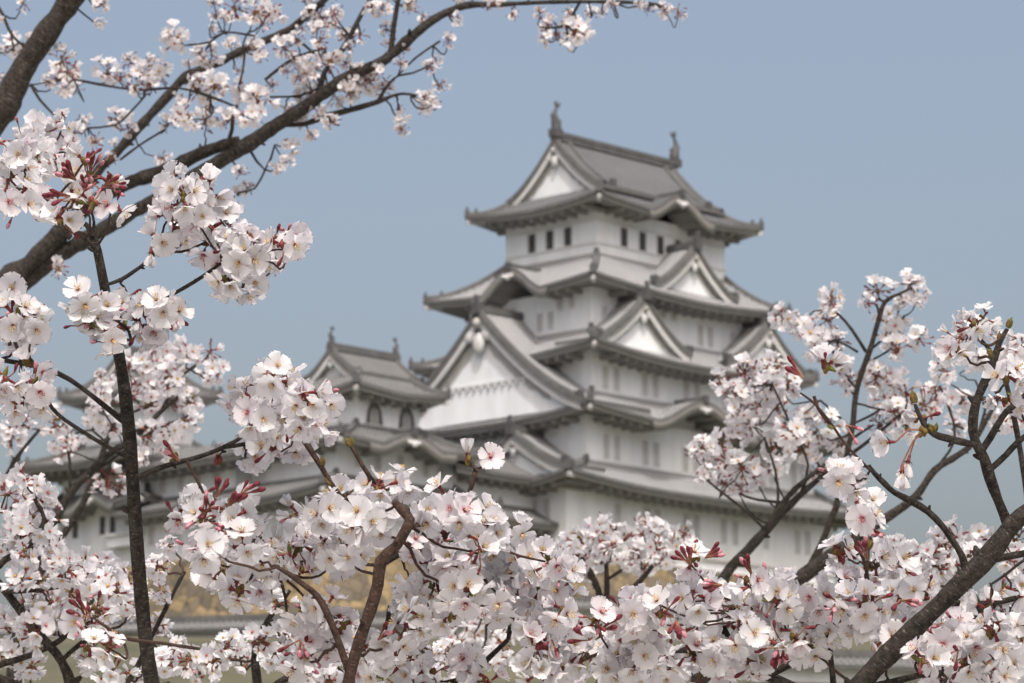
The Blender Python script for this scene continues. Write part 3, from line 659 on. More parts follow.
class Tree:
    def __init__(s, name, label, base, group='cherry trees in bloom', cat='cherry tree', ztop=None):
        s.root = empty(name, base); tag(s.root, label, cat, group); s.base = Vector(base); s.paths = []; s.nodes = []
    def path(s, pts, d, wander=.02, step=.012, bark=None, name='branch', sides=10, rough=.07, world=False, node=None):
        """branch along photo points (x, y, width in pixels[, extra depth]); widths carry over when left out"""
        ws = getattr(s, 'ws', 1); P, Wd, lw = [], [], pts[0][2] if len(pts[0]) > 2 else 6
        for p in pts:
            if len(p) > 2 and p[2]: lw = p[2]
            dd = d + (p[3] if len(p) > 3 else 0)
            P.append(at(p[0], p[1], dd)); Wd.append(lw * ws / FPX * dd / 2)
        return s.curve(P, Wd, wander, step, bark, name, sides, rough)
    def curve(s, P, Wd, wander=.02, step=.012, bark=None, name='branch', sides=10, rough=.07):
        sd_ = rnd.uniform(0, 99); Q, RR = [], []
        for i in range(len(P) - 1):
            p0, p1, p2, p3 = P[max(i-1,0)], P[i], P[i+1], P[min(i+2, len(P)-1)]
            n = max(2, int((p2 - p1).length / step))
            for k in range(n + (1 if i == len(P) - 2 else 0)):
                t = k / n
                q = .5 * ((2 * p1) + (p2 - p0) * t + (2 * p0 - 5 * p1 + 4 * p2 - p3) * t * t + (3 * p1 - p0 - 3 * p2 + p3) * t ** 3)
                Q.append(q); RR.append(Wd[i] + (Wd[i+1] - Wd[i]) * t)
        ln = 0
        for i in range(len(Q)):
            if i: ln += (Q[i] - Q[i-1]).length
            Q[i] = Q[i] + Vector((0, 1, 0)) * noise.noise(Vector((ln * 3, sd_, 0))) * wander * min(1, ln * 6)
            k = noise.noise(Vector((ln * 28, sd_, 5))) * rough * 2.6 + noise.noise(Vector((ln * 90, sd_, 9))) * rough * 1.6
            knot = max(0, noise.noise(Vector((ln * 14, sd_, 40))) - .42) * 1.2
            RR[i] = RR[i] * (1 + k + knot)
        b = MB(); O = Q[0]
        b.tube([q - O for q in Q], RR, sides, 0)
        i = rnd.randint(3, 8)       # spurs and old bud scars along the bark
        while i < len(Q) - 2 and name == 'branch':
            t = (Q[i+1] - Q[i-1]).normalized(); v = (t.orthogonal().normalized()); v.rotate(Matrix.Rotation(rnd.uniform(0, 6.28), 3, t)); v = (v + t * .5).normalized()
            r_ = min(RR[i] * .55, .0042) * rnd.uniform(.6, 1.1); p = Q[i] - O + v * RR[i] * .6
            b.tube([p, p + v * (RR[i] * .5 + r_), p + v * (RR[i] * .5 + r_ * 2.4)], [r_ * 1.3, r_, r_ * .45], 6, 0)
            i += rnd.randint(3, 9)
        o = b.build(name, bark or M_bark, s.root); o.location = O - s.base
        s.paths.append((Q, RR)); return Q
    def trunk(s, px, py, d, w0, foot, w1, bark=None):
        """trunk from the ground up to the point where the first limb enters the picture"""
        A = at(px, py, d); F = Vector((foot[0], foot[1], ground_h(foot[0], foot[1]) - .1)); r0 = w0 / FPX * d / 2
        m = (A + F) / 2 + Vector((.06 * (F.x - A.x), .03, .1))
        s.curve([F, F.lerp(m, .35), m, A], [w1 * 1.35, w1 * .9, (w1 + r0) / 2, r0], .03, .03, bark, 'trunk', 12, .06)
    def nearest(s, p):
        best = (9, None, 0)
        for Q, RR in s.paths:
            for i in range(0, len(Q), 2):
                l = (Q[i] - p).length
                if l < best[0]: best = (l, Q[i], RR[i])
        return best
    def twig(s, c, d, r=.0012, bark=None):
        l, q, rr = s.nearest(c)
        if q is None or l < .012 or l > .6: return
        b = MB(); n = 7; side = rv(.08) * l; pts = []
        for k in range(n + 1):
            t = k / n; pts.append(q.lerp(c, t) + side * math.sin(math.pi * t) + Vector((0, .35 * l * math.sin(math.pi * t), 0)) + Vector((0,0,-.06 * l * math.sin(math.pi * t))) + rv(.0012) - q)
        r0 = min(rr * .8, r * (1 + l * 6)); b.tube(pts, [r0 + (r * .8 - r0) * k / n for k in range(n + 1)], 6, 0)
        o = b.build('twig', bark or M_twig, s.root); o.location = q - s.base
    def cluster(s, px, py, rpx, d, n=6, buds=.15, half=.12, twig=True, pink=.3, jit=.05, leaf=.35, dirb=None, bark=None):
        """one umbel group in sharp focus: pedicels, scales and buds in one mesh, each open flower a mesh of its own"""
        if n > 2: n = max(2, int(n * .86 + rnd.random() * .8))
        d = d + rnd.gauss(0, jit); c = at(px, py, d); R = rpx / FPX * d
        if twig: s.twig(c, d, bark=bark)
        b = MB(); fl = []
        nodes = [c * 0 + rv(.25 * R) for k in range(max(1, n // 4))]
        for nd in nodes:     # scaly spur the stalks come out of
            for k in range(4): b.ball(nd + rv(.0018), rnd.uniform(.0016, .0028), 7 if rnd.random() > .3 else 3, (1, 1, 1.5), 5, 4)
            if rnd.random() < leaf: 
                q = (runit() + Vector((0,-.2,.5))).normalized(); b.tube([nd, nd + q * .006, nd + q * .012], [.0022, .0025, .0006], 5, 8)
        view = (CAMV - c).normalized()
        dirs = []
        nb = int(round(n * buds * 1.7))
        for k in range(n + nb):
            best = None
            for tr in range(7):
                v = (runit() + view * .42 + Vector((0,0,-.08)) + (dirb or Vector((0,0,0)))).normalized()
                m = min([(v - u).length for u in dirs] or [2])
                if best is None or m > best[0]: best = (m, v)
            v = best[1]; dirs.append(v); nd = rnd.choice(nodes)
            isb = k >= n
            ln = R * rnd.uniform(.42, .80) if not isb else R * rnd.uniform(.4, .95)
            p = nd * .5 + v * ln
            face = (v * 1.0 + view * .35 + rv(.28) + Vector((0,0,-.10))).normalized()
            if isb:
                stalk(b, nd, p, .0006, 4); bud(b, p, (v + rv(.3)), rnd.uniform(.85, 1.2), rnd.random() < .45)
            else:
                kd = 'half' if rnd.random() < half else ('cup' if rnd.random() < .42 else 'open')
                base = p - face * .009 * .95; stalk(b, nd, base, .0006, 4)
                fl.append((kd, p, face))
        co = b.build('blossom_cluster', CL_MATS, s.root); co.location = c - s.base
        for kd, p, face in fl:
            lst = [m for m, (f, pk) in zip(FINE_ME[kd], FINE[kd]) if pk == (rnd.random() < pink)] or FINE_ME[kd]
            o = link('flower', rnd.choice(lst), co)
            sc = rnd.uniform(.78, .97) * (.92 if kd == 'half' else 1)
            o.matrix_local = Matrix.Translation(p) @ frame(face, rnd.uniform(0, 6.28)) @ Matrix.Scale(sc, 4)
    def far_cluster(s, px, py, rpx, d, me_list, twig=True, jit=.06, bark=None, r0=.028):
        if rnd.random() < getattr(s, 'thin', 0): return
        d = d + rnd.gauss(0, jit); c = at(px, py, d); R = rpx / FPX * d
        if twig: s.twig(c, d, .0014, bark)
        o = link('blossom_cluster', rnd.choice(me_list), s.root); o.location = c - s.base
        k = R / r0; o.scale = (k * rnd.uniform(.9, 1.15), k * rnd.uniform(.9, 1.1), k * rnd.uniform(.85, 1.1))
        o.rotation_euler = (rnd.gauss(0, .5), rnd.gauss(0, .5), rnd.uniform(-.9, .9))
def soft_clusters(nvar, n, buds, R=.036, pale=.4):
    out = []
    for i in range(nvar):
        b = MB(); dirs = []
        for k in range(n):
            best = None
            for tr in range(6):
                v = (runit() + Vector((0,-.3,0))).normalized(); m = min([(v - u).length for u in dirs] or [2])
                if best is None or m > best[0]: best = (m, v)
            v = best[1]; dirs.append(v); p = v * R * rnd.uniform(.45, .95)
            if rnd.random() < buds:
                stalk(b, Vector((0,0,0)), p, .0007, 4); bud(b, p, v + rv(.3), rnd.uniform(.9, 1.4), rnd.random() < pale)
            else:
                kd = rnd.choice(('open', 'open', 'cup', 'cup', 'half')); face = (v + rv(.3)).normalized()
                stalk(b, Vector((0,0,0)), p - face * .009, .0007, 4)
                merge(b, rnd.choice(LOW[kd]), Matrix.Translation(p) @ frame(face, rnd.uniform(0, 6.28)), {0:0,1:1,2:(2 if rnd.random() > .4 else 9),3:3})
        for k in range(5): b.ball(rv(.004), rnd.uniform(.002, .004), 7 if rnd.random() > .4 else 3, n=5, m=4)
        out.append(b.mesh('blossom_cluster', CL_MATS))
    return out
SOFT = soft_clusters(9, 10, .12, .028); SOFT_BUD = soft_clusters(8, 13, .72, .028, .2); SOFT_BIG = soft_clusters(9, 9, .1, .030)

# ------------------------------------------------------------------ far-left overhead limbs (behind, out of focus)
D = 7.4
T = Tree('cherry_tree', 'big old cherry tree whose thick grey limbs cross the upper left sky', (-3.0, 7.2, 0))
T.ws = .74; T.thin = 0; T.trunk(-330, 640, D, 48, (-3.0, 7.2), .13, M_bark_grey)
T.path([(-330,640,60),(-200,470,46),(-90,360,40),(-20,300,34),(25,268,30),(55,240,27),(78,215,22),(120,187,18),(165,170,17),(205,151,17),(240,141,16)], D, bark=M_bark_grey, rough=.1)
T.path([(-20,310,26),(20,285,24),(50,260,24),(80,243,22),(110,226,21),(150,204,20),(190,180,20),(215,165,22),(250,144,21),(275,127,20),(305,108,18),(345,80,17),(385,60,15),(410,38,14),(435,18,12),(465,5,10),(500,4,7),(560,2,6),(640,3,5),(668,8,4)], D, bark=M_bark_grey, rough=.1)
T.path([(-150,420,50),(-60,230,46),(-12,130,41),(5,105,38),(22,70,34),(45,35,31),(62,12,30),(90,-25,28)], D - .5, bark=M_bark, rough=.1)
T.path([(75,205,16),(100,168,13),(112,157,13),(130,137,13),(150,115,13),(168,95,13),(185,76,13),(215,62,12),(245,48,11),(285,31,10),(310,12,9),(335,-12,8)], D + .4, bark=M_bark_grey, rough=.1)
for pts in ([(305,110,10),(318,94,9),(325,72,8),(339,56,8),(350,38,7),(358,22,7),(372,-4,6)], [(388,62,8),(391,50,8),(394,25,7),(399,-4,7)],
            [(285,125,6),(305,124,7),(323,117,9),(350,110,8),(378,102,8),(390,97,5),(403,94,4),(417,96,3)], [(378,101,5),(388,85,4),(398,76,3),(413,73,3),(430,65,3)],
            [(398,76,2),(415,58,3),(440,40,3)], [(581,0,4),(574,12,4),(566,24,4),(555,26,3),(545,26,3)], [(566,24,3),(575,33,2)], [(615,2,3),(628,8,2),(645,5,3),(665,10,2)],
            [(-10,-5,6),(3,15,5),(10,32,4),(20,44,4),(30,48,4)], [(31,85,4),(40,100,4),(55,116,3)], [(73,79,3),(100,85,4),(125,90,3),(145,92,4),(180,90,3),(210,98,4),(235,108,3)],
            [(88,128,3),(115,125,3),(130,112,3),(145,95,3)], [(188,45,3),(210,42,3),(225,32,3),(255,36,3)], [(245,48,3),(243,70,3),(238,88,3)], [(225,150,5),(232,130,6),(233,112,6),(238,105,4)],
            [(265,80,4),(280,68,5),(300,56,4),(325,50,3)], [(268,97,3),(300,96,3),(320,88,3)], [(250,150,4),(265,170,4),(275,145,3)], [(265,170,3),(255,188,3),(240,192,3)], [(120,160,3),(140,145,3),(165,130,3)], [(60,240,4),(58,262,3)]):
    T.path(pts, D, bark=M_bark_grey, sides=7, step=.02, wander=.04)
for (x, y, r, m) in ((174,38,15,0),(205,55,14,0),(62,60,13,1),(68,72,13,1),(58,80,12,1),(75,88,10,1),(108,72,14,0),(120,78,11,1),(140,72,13,1),(158,72,14,0),(150,85,11,1),(135,88,9,1),(198,90,12,1),(215,86,12,1),(205,105,11,1),(245,92,15,0),(258,100,16,0),(250,115,12,0),(118,118,13,0),(128,128,9,1),(185,118,14,0),(168,124,9,1),(205,122,11,1),(228,120,12,1),(95,142,9,1),(80,122,9,1),(75,132,8,1),
                     (235,8,15,0),(255,12,14,1),(272,10,13,1),(262,24,9,1),(285,48,11,1),(292,60,9,1),(320,40,10,1),(330,62,12,1),(300,78,10,0),(345,36,9,1),(360,72,9,0),(365,80,12,0),(350,92,11,0),(355,82,8,1),(310,62,9,0),(312,78,9,1),(335,14,9,1),(372,8,9,1),(410,8,9,1),(448,40,7,1),(430,66,8,1),(438,62,6,0),(428,98,9,1),(440,85,8,1),(433,103,7,1),(330,122,9,1),(312,135,8,1),(300,118,8,0),(322,110,7,1),
                     (240,172,8,1),(248,188,8,1),(238,192,6,1),(285,162,8,0),(290,145,9,0),(278,168,7,1),(540,12,7,1),(548,26,10,1),(558,34,9,1),(575,32,14,0),(584,30,9,0),(570,22,9,1),(612,4,6,1),(640,3,6,1),(648,10,6,1),(664,10,8,0),(678,12,8,1),(500,3,6,0),(58,270,10,0),(48,262,6,0),(10,45,12,0),(22,52,9,1),(215,15,7,1),(150,62,8,1)):
    T.far_cluster(x, y, r, D, SOFT_BUD if (m or rnd.random() < .18) else SOFT, jit=.12, bark=M_bark_grey)

vis = [q for Q, RR in T.paths for q in Q if -1.1 < q.x < .12 and q.z > 3.4]
for k in range(100):          # fine shoots with tight buds all along the limbs
    q = rnd.choice(vis); c = q + Vector((rnd.gauss(0, .04), rnd.gauss(0, .06), rnd.gauss(0, .045))); dv = c - CAMV
    z = dv.dot(FW); T.far_cluster(512 + FPX * dv.dot(RT) / z, 341.5 - FPX * dv.dot(UPV) / z, rnd.uniform(5, 9), z, SOFT_BUD if rnd.random() < .8 else SOFT, jit=0, bark=M_bark_grey)

# ------------------------------------------------------------------ soft tree behind, left
D = 6.7
T = Tree('cherry_tree', 'softly blurred cherry tree at left in front of the far small keep', (-1.6, 6.7, 0))
T.ws = .8; T.thin = .15; T.trunk(10, 720, D, 20, (-1.6, 6.7), .07)
T.path([(10,720,24),(18,640,18),(30,590,14),(48,535,12),(70,495,10),(90,472,9),(112,452,9),(135,438,7),(160,412,6),(178,396,4)], D, bark=M_bark_grey)
T.path([(30,590,11),(60,540,9),(82,505,9),(97,470,8),(105,445,7),(118,415,5)], D + .15, bark=M_bark_grey)
for pts in ([(70,495,4),(70,465,4),(66,440,4),(58,425,3)], [(97,470,3),(140,440,4),(158,428,4),(190,415,3)], [(0,490,6),(15,460,5),(40,430,4)], [(112,452,3),(92,430,3),(60,440,3)], [(160,412,3),(178,380,3),(200,362,3)]):
    T.path(pts, D, bark=M_bark_grey, sides=7, step=.02)
for (x, y, r) in ((128,368,15),(150,362,15),(172,352,14),(188,352,14),(210,352,12),(213,372,13),(196,376,14),(168,378,16),(145,384,15),(205,394,15),(190,402,14),(170,402,14),(150,404,14),(128,396,12),(103,378,10),(98,398,12),(62,398,10),(20,420,16),(35,432,15),(12,436,14),(55,424,15),(70,440,12),(98,418,13),(112,428,10),(60,448,12),(150,436,15),(170,432,14),(188,420,13),(198,404,12),(168,450,11),(140,456,10),(108,478,14),(96,484,9),(120,486,9),(50,412,10),(86,438,8),(140,372,12),(178,366,12)):
    T.far_cluster(x, y, r, D, SOFT if rnd.random() > .25 else SOFT_BUD, jit=.12, bark=M_bark_grey)

# ------------------------------------------------------------------ soft tree behind, right
D = 6.6
T = Tree('cherry_tree', 'softly blurred cherry tree at right with forking dark limbs against the keep', (1.2, 6.7, 0))
T.ws = .72; T.thin = .22; T.trunk(690, 760, D, 27, (1.2, 6.7), .075)
T.path([(690,760,32),(705,650,26),(722,582,16),(748,550,14),(770,526,13),(792,503,10),(815,482,8),(840,462,6),(870,440,5),(900,415,4)], D, bark=M_bark_grey)
T.path([(690,760,34),(735,650,32),(775,592,27),(800,578,24),(825,560,20),(852,541,16),(885,519,14),(915,497,12),(935,470,10),(958,455,9),(975,440,8),(1000,395,6)], D - .2, bark=M_bark)
T.path([(808,574,14),(820,548,11),(830,522,10),(838,500,9),(848,450,8),(853,425,8),(856,395,8),(862,372,8),(870,350,8),(878,322,7),(885,302,6),(900,294,4),(912,288,3)], D - .1, bark=M_bark)
for pts in ([(767,530,10),(785,500,9),(803,482,7),(818,470,6),(838,455,4)], [(800,495,5),(808,465,4),(790,425,4),(772,385,3)], [(770,526,5),(778,500,4),(775,470,4),(765,440,3)], [(765,530,4),(745,510,4),(722,492,4),(705,478,3)],
            [(866,352,5),(852,330,5),(838,314,4),(826,308,3)], [(868,352,4),(882,340,3),(896,328,4),(905,315,3)], [(868,362,4),(880,356,3),(890,350,3)], [(850,425,3),(872,415,4),(888,404,3)], [(848,442,4),(862,432,4),(874,425,3)], [(850,428,4),(836,414,4),(820,400,3)], [(826,345,3),(836,340,3),(858,352,4)], [(858,390,3),(845,375,4),(832,350,3)], [(885,302,4),(876,298,3)],
            [(935,470,4),(955,440,4),(950,410,4),(940,385,3)], [(975,440,5),(985,410,4),(975,380,3)]):
    T.path(pts, D - .05, bark=M_bark_grey, sides=7, step=.02)
for (x, y, r, m) in ((783,318,14,0),(798,324,15,0),(818,304,15,0),(832,300,14,0),(846,302,14,0),(826,320,12,1),(866,292,14,0),(878,290,14,0),(868,304,9,1),(910,284,13,0),(918,296,11,0),(904,300,9,0),(812,338,17,0),(824,346,15,0),(838,342,12,1),(800,340,13,0),(892,322,16,0),(906,328,15,0),(918,338,13,1),(898,348,14,0),(908,312,11,0),(885,335,11,0),(838,366,13,1),(848,380,15,0),(878,376,16,0),(892,384,18,0),(906,394,15,0),(885,398,16,0),(730,378,16,0),(744,372,17,0),(760,368,16,0),(776,366,13,0),(736,392,14,0),(752,394,17,0),(770,388,17,0),(787,384,14,0),(760,408,15,0),(778,408,15,0),(742,412,13,0),(720,382,11,0),
                     (712,436,13,1),(702,446,12,0),(722,446,15,1),(738,432,14,0),(752,424,14,1),(766,430,15,0),(728,462,15,0),(710,460,12,0),(742,468,15,1),(758,452,16,0),(776,446,17,0),(792,432,16,0),(806,416,14,0),(724,484,11,1),(738,488,10,0),(704,474,10,0),(754,478,12,0),(772,466,13,0),(692,452,9,0),(800,450,13,0),(818,436,14,0),(830,424,13,0),(812,402,13,0),(818,470,14,0),(798,470,12,0),(842,444,14,0),(866,436,15,0),(880,424,14,0),(862,412,13,0),(895,412,14,0),(908,426,15,0),(925,405,16,1),(935,390,14,0),(945,372,15,0),(925,370,13,1),(940,412,14,0),(955,425,13,0),(960,400,15,0),(972,382,13,0),(938,350,12,1),(978,360,14,0),(985,400,14,0),(1005,420,14,0),(1015,440,12,0)):
    T.far_cluster(x, y, r, D, SOFT_BUD if (m or rnd.random() < .18) else SOFT, jit=.12, bark=M_bark_grey)
# ------------------------------------------------------------------ soft low tree behind, middle
D = 6.4
T = Tree('cherry_tree', 'small blurred cherry spray low in the middle before the stone base', (.75, 6.5, 0))
T.trunk(618, 760, D, 16, (.75, 6.5), .05)
T.path([(618,760,16),(614,680,12),(608,620,9),(600,595,7),(592,575,6),(580,555,4)], D, bark=M_bark_grey)
for pts in ([(606,605,6),(607,585,6),(606,562,4)], [(610,618,6),(630,592,6),(648,572,5),(662,552,3)], [(604,582,3),(625,568,4),(640,560,3)], [(612,650,7),(560,640,6),(500,620,5),(470,600,3)]):
    T.path(pts, D, bark=M_bark_grey, sides=7, step=.02)
for (x, y, r) in ((570,548,14),(582,540,15),(598,534,15),(612,530,12),(578,562,13),(594,554,15),(610,548,14),(626,540,15),(642,534,15),(656,530,13),(638,550,14),(655,546,14),(670,542,13),(646,566,13),(628,560,11),(684,534,12),(690,550,12),(588,574,10),(662,560,12),(560,556,12),(645,522,9),(604,520,8),(480,630,15),(460,640,16),(500,640,14),(440,625,14),(520,610,12),(420,618,13),(470,655,14)):
    T.far_cluster(x, y, r, D, SOFT if rnd.random() > .15 else SOFT_BUD, jit=.1, bark=M_bark_grey)

# ------------------------------------------------------------------ nearer soft sprays, lower left and left edge
D = 4.15
T = Tree('cherry_tree', 'pale blurred cherry tree low at left behind the slim dark stem', (-1.0, 4.2, 0))
T.trunk(60, 760, D, 20, (-1.0, 4.2), .055)
T.path([(60,760,20),(72,700,12),(62,662,10),(35,630,9),(12,600,8),(-15,565,7),(-40,520,6)], D, bark=M_bark)
T.path([(60,760,16),(40,700,10),(-10,672,7),(30,655,6),(60,640,6),(85,612,5),(100,585,4)], D, bark=M_bark)
for pts in ([(-20,585,7),(5,560,7),(30,545,6),(45,520,5),(35,500,4)], [(60,662,5),(85,640,5),(110,630,4)], [(5,592,5),(40,590,4),(70,585,4)], [(150,640,4),(165,610,4),(180,580,4),(185,572,3)], [(72,700,7),(120,690,6),(150,640,5)], [(-60,480,10),(-40,250,8),(-10,190,7),(25,160,5),(45,145,4)], [(-40,520,6),(-60,480,6)]):
    T.path(pts, D, bark=M_bark, sides=8, step=.015)
for (x, y, r) in ((8,492,18),(24,484,17),(40,494,17),(12,512,20),(32,515,19),(48,512,14),(20,532,18),(40,530,16),(50,545,14),(8,548,14),(26,556,15),(58,560,13),(20,578,16),(44,580,17),(66,572,18),(86,568,17),(104,566,16),(70,590,19),(92,590,18),(50,604,18),(112,588,17),(128,580,15),(24,604,17),(10,628,18),(34,632,17),(58,622,16),(80,616,15),(130,606,14),(110,608,15),(10,655,16),(30,668,15),(158,566,12),(160,592,11),(158,626,12),(176,646,12),(188,660,14),(165,660,14),(205,672,14),(140,672,15),(112,672,16),(90,660,14),(168,545,8),(22,138,19),(42,132,19),(62,126,15),(36,152,19),(54,148,18),(16,160,17),(40,170,16),(60,165,15),(70,148,12)):
    T.far_cluster(x, y, r, D, SOFT_BIG if rnd.random() > .2 else SOFT, jit=.08, r0=.027)
# lower middle, behind the sharp masses
T2 = Tree('cherry_tree', 'blurred cherry spray filling the bottom between the sharp left and middle blossoms', (-.35, 4.3, 0))
T2.trunk(262, 760, D, 20, (-.35, 4.3), .055)
T2.path([(262,760,20),(258,690,10),(255,650,7),(268,620,6),(290,590,4)], D, bark=M_bark); T2.path([(258,700,8),(300,670,7),(360,650,5),(420,640,4)], D, bark=M_bark)
for (x, y, r) in ((262,594,13),(275,602,13),(262,640,15),(285,632,14),(228,646,14),(300,644,15),(275,650,16),(240,655,16),(215,660,14),(310,662,17),(335,655,15),(350,640,14),(400,655,15),(425,668,15),(445,652,14),(330,682,16),(460,678,15),(495,655,14)):
    T2.far_cluster(x, y, r, D, SOFT_BIG if rnd.random() > .2 else SOFT, jit=.08, r0=.027)
# ------------------------------------------------------------------ slim dark stem in focus, left
D = 3.3
T = Tree('cherry_tree', 'slim dark cherry stem in sharp focus rising up the left side', (-1.05, 3.35, 0))
T.ws = .8; T.trunk(175, 800, D, 21, (-1.05, 3.35), .05)
T.path([(175,800,23),(162,735,21),(152,683,20),(146,640,18),(139,570,17.5),(134,500,17),(130,440,16.5),(124,385,15.5),(117,345,14),(110,315,13),(103,280,12),(97,250,11),(91,231,9),(84,222,5)], D, rough=.05)
T.path([(97,250,5),(84,238,5),(72,226,5),(62,216,5),(50,202,5),(40,194,4),(24,190,3)], D - .03); T.path([(93,236,5),(94,222,4),(91,210,3)], D)
T.path([(109,284,5),(122,279,6),(134,271,5.5),(146,262,5),(154,253,5)], D - .03, bark=M_bark); T.path([(117,320,6),(135,312,5.5),(160,301,5),(185,288,5),(205,276,5),(225,262,4),(250,250,3)], D - .05, bark=M_bark)
T.path([(127,424,8),(112,412,7),(92,396,6.5),(70,380,6.5),(48,370,6.5),(22,364,6),(0,360,6),(-25,352,5)], D + .03); T.path([(127,457,6),(106,446,5.5),(85,433,5),(65,420,5),(52,408,5),(46,395,4.5),(40,380,4)], D - .02); T.path([(22,364,5),(18,350,5),(12,335,4)], D)
T.path([(139,477,8),(155,470,7.5),(172,464,7),(188,460,6.5),(208,454,6),(225,447,6),(238,440,5),(248,432,4),(256,418,3)], D - .03); T.path([(225,447,5),(245,444,5),(262,436,3),(275,420,2.5)], D - .02)
T.path([(187,461,4.5),(194,474,4),(200,486,4),(206,498,3),(214,515,2.5)], D - .05, bark=M_twig)
T.path([(200,649,4),(180,646,4.5),(160,643,4.5),(140,641,5),(122,637,5),(108,628,4),(96,620,4)], D - .12, bark=M_twig)
C = T.cluster
for (x, y, r, n, bd, hf) in ((18,150,20,4,.2,.1),(8,172,24,5,.1,.1),(32,182,24,6,.2,.1),(14,200,22,6,.1,.1),(44,206,18,4,.2,.1),(66,222,17,3,.25,.1),
    (76,186,25,1,2.6,.3),(92,176,24,1,3.2,.3),(70,200,22,1,2.4,.4),(104,186,20,1,3.0,.5),(114,206,15,2,.2,.2),(86,204,18,1,2.5,.3),(84,162,14,1,1.6,1),
    (176,188,22,5,.05,.1),(196,182,21,5,.05,.2),(210,194,20,5,.05,.1),(188,206,24,7,.05,.1),(166,214,22,6,.08,.1),(204,216,23,6,.05,.1),(158,236,18,4,.1,.1),(182,232,22,6,.05,.1),(208,240,22,6,.05,.1),(224,228,20,5,.08,.1),
    (236,242,22,6,.08,.1),(254,238,20,5,.15,.2),(228,258,22,6,.05,.1),(246,262,24,7,.05,.1),(226,278,18,5,.05,.1),(248,282,18,5,.05,.1),(268,256,21,6,.15,.1),(284,246,17,4,.3,.2),(272,238,13,2,.7,.3),(290,240,12,2,.3,.1),
    (84,302,19,5,.15,.1),(100,308,20,5,.3,.1),(86,322,19,5,.1,.1),(104,334,16,4,.3,.2),(130,300,18,3,.6,.2),(140,312,20,5,.2,.1),(158,308,18,5,.1,.1),(172,312,14,4,.1,.1),(140,332,18,4,.4,.2),(156,330,17,5,.15,.1),(128,325,15,3,.6,.2),
    (10,318,22,6,.1,.1),(28,312,20,5,.1,.1),(14,336,18,5,.15,.1),(30,326,14,4,.05,.1),(12,290,10,1,1.5,.4),
    (10,380,22,6,.1,.1),(26,388,20,6,.1,.1),(16,402,16,4,.2,.1),(34,374,17,4,.05,.1),(42,404,12,2,.6,.2),
    (250,380,22,6,.05,.1),(272,376,22,6,.05,.1),(292,386,23,6,.1,.1),(244,398,23,6,.05,.1),(266,400,25,7,.05,.05),(290,410,24,7,.05,.1),(254,418,22,6,.08,.1),(278,426,22,6,.05,.1),(306,398,20,5,.25,.1),(306,420,20,5,.1,.1),(324,404,16,1,1.9,.4),(318,390,14,1,1.2,.4),(268,444,19,5,.3,.1),(252,454,16,4,.1,.1),(296,436,20,5,.15,.1),(318,428,15,4,.1,.1)):
    C(x, y, r, D - .04, n, bd, hf)
T.cluster(218, 462, 9, D - .06, 1, 0, 1, dirb=Vector((0,0,2.5)), leaf=0); T.cluster(172, 458, 9, D - .05, 0, 0, 1); 
def pair(T, x, y, d, n, dv, s=1.15):       # a few loose buds on a twig
    b = MB(); 
    for k in range(n):
        v = (Vector(dv) + rv(.22)).normalized(); p = v * rnd.uniform(.004, .012); b.tube([Vector((0,0,0)), p], .0008, 5, 4); bud(b, p, v, s * rnd.uniform(.85, 1.2), rnd.random() < .3)
    o = b.build('buds', CL_MATS, T.root); o.location = at(x, y, d) - T.base
def tip(T, x, y, d, dv, s=1.0):            # green leaf bud at the end of a shoot
    s *= .64; c = at(x, y, d); b = MB(); v = Vector(dv).normalized()
    best = min(((Q[-1] - c).length, k) for k, (Q, RR) in enumerate(T.paths))
    if best[0] < .03: c = T.paths[best[1]][0][-1]
    else:
        l, q_, rr = T.nearest(c); c = q_ + v * rr * .7
    q = v.orthogonal().normalized()
    for k, o_ in enumerate((0, .0022, -.002)):
        p = q * o_ * s; b.tube([p, p + v * .004 * s, p + v * .010 * s, p + v * (.0155 - .003 * k) * s], [.0018 * s, .0032 * s, .0027 * s, .0005 * s], 6, 8 if k < 2 else 7)
    o = b.build('leaf_bud', CL_MATS, T.root); o.location = c - T.base
pair(T, 180, 461, D - .05, 4, (-.8, 0, .45)); pair(T, 92, 618, D - .12, 7, (-.6, -.2, .3)); pair(T, 84, 612, D - .12, 5, (-.3, -.2, .6))
for (x, y, r, n, bd, hf) in ((82,628,15,2,1.5,.4),(98,612,14,2,1.0,.5),(92,640,15,2,.8,.4),(110,648,13,2,.6,.4)): C(x, y, r, D - .12, n, bd, hf)

for a in ((76,180,7,(-.5,-.3,.5)),(90,172,7,(.1,-.4,.8)),(104,186,6,(.6,-.4,.2)),(70,196,5,(-.8,-.3,-.1)),(84,190,6,(.1,-.6,.1))): pair(T, a[0], a[1], D - .13, *a[2:])
# ------------------------------------------------------------------ middle spray in focus
T = Tree('cherry_tree', 'cherry tree in sharp focus filling the lower middle, brown twisting stem and green-tipped shoots', (-.42, 3.3, 0))
T.ws = .84; T.trunk(335, 800, D, 22, (-.42, 3.3), .055)
T.path([(335,800,24),(342,730,18),(350,675,15),(360,640,15),(370,612,14.5),(378,585,14.5),(381,562,15),(396,547,13),(405,532,13),(410,520,13),(402,511,11),(394,502,8)], D - .17, bark=M_twig, rough=.1)
T.path([(350,675,9),(338,640,8),(328,615,8),(318,597,8),(305,586,7),(290,575,6.5),(278,568,5)], D - .17, bark=M_twig, rough=.08)
T.path([(345,500,4),(333,486,5.5),(322,468,6),(308,446,6),(298,430,6),(288,417,6),(278,408,5)], D - .08, bark=M_twig)
T.path([(378,490,4),(372,480,5),(364,468,5),(357,456,5),(351,446,5)], D - .08, bark=M_twig)
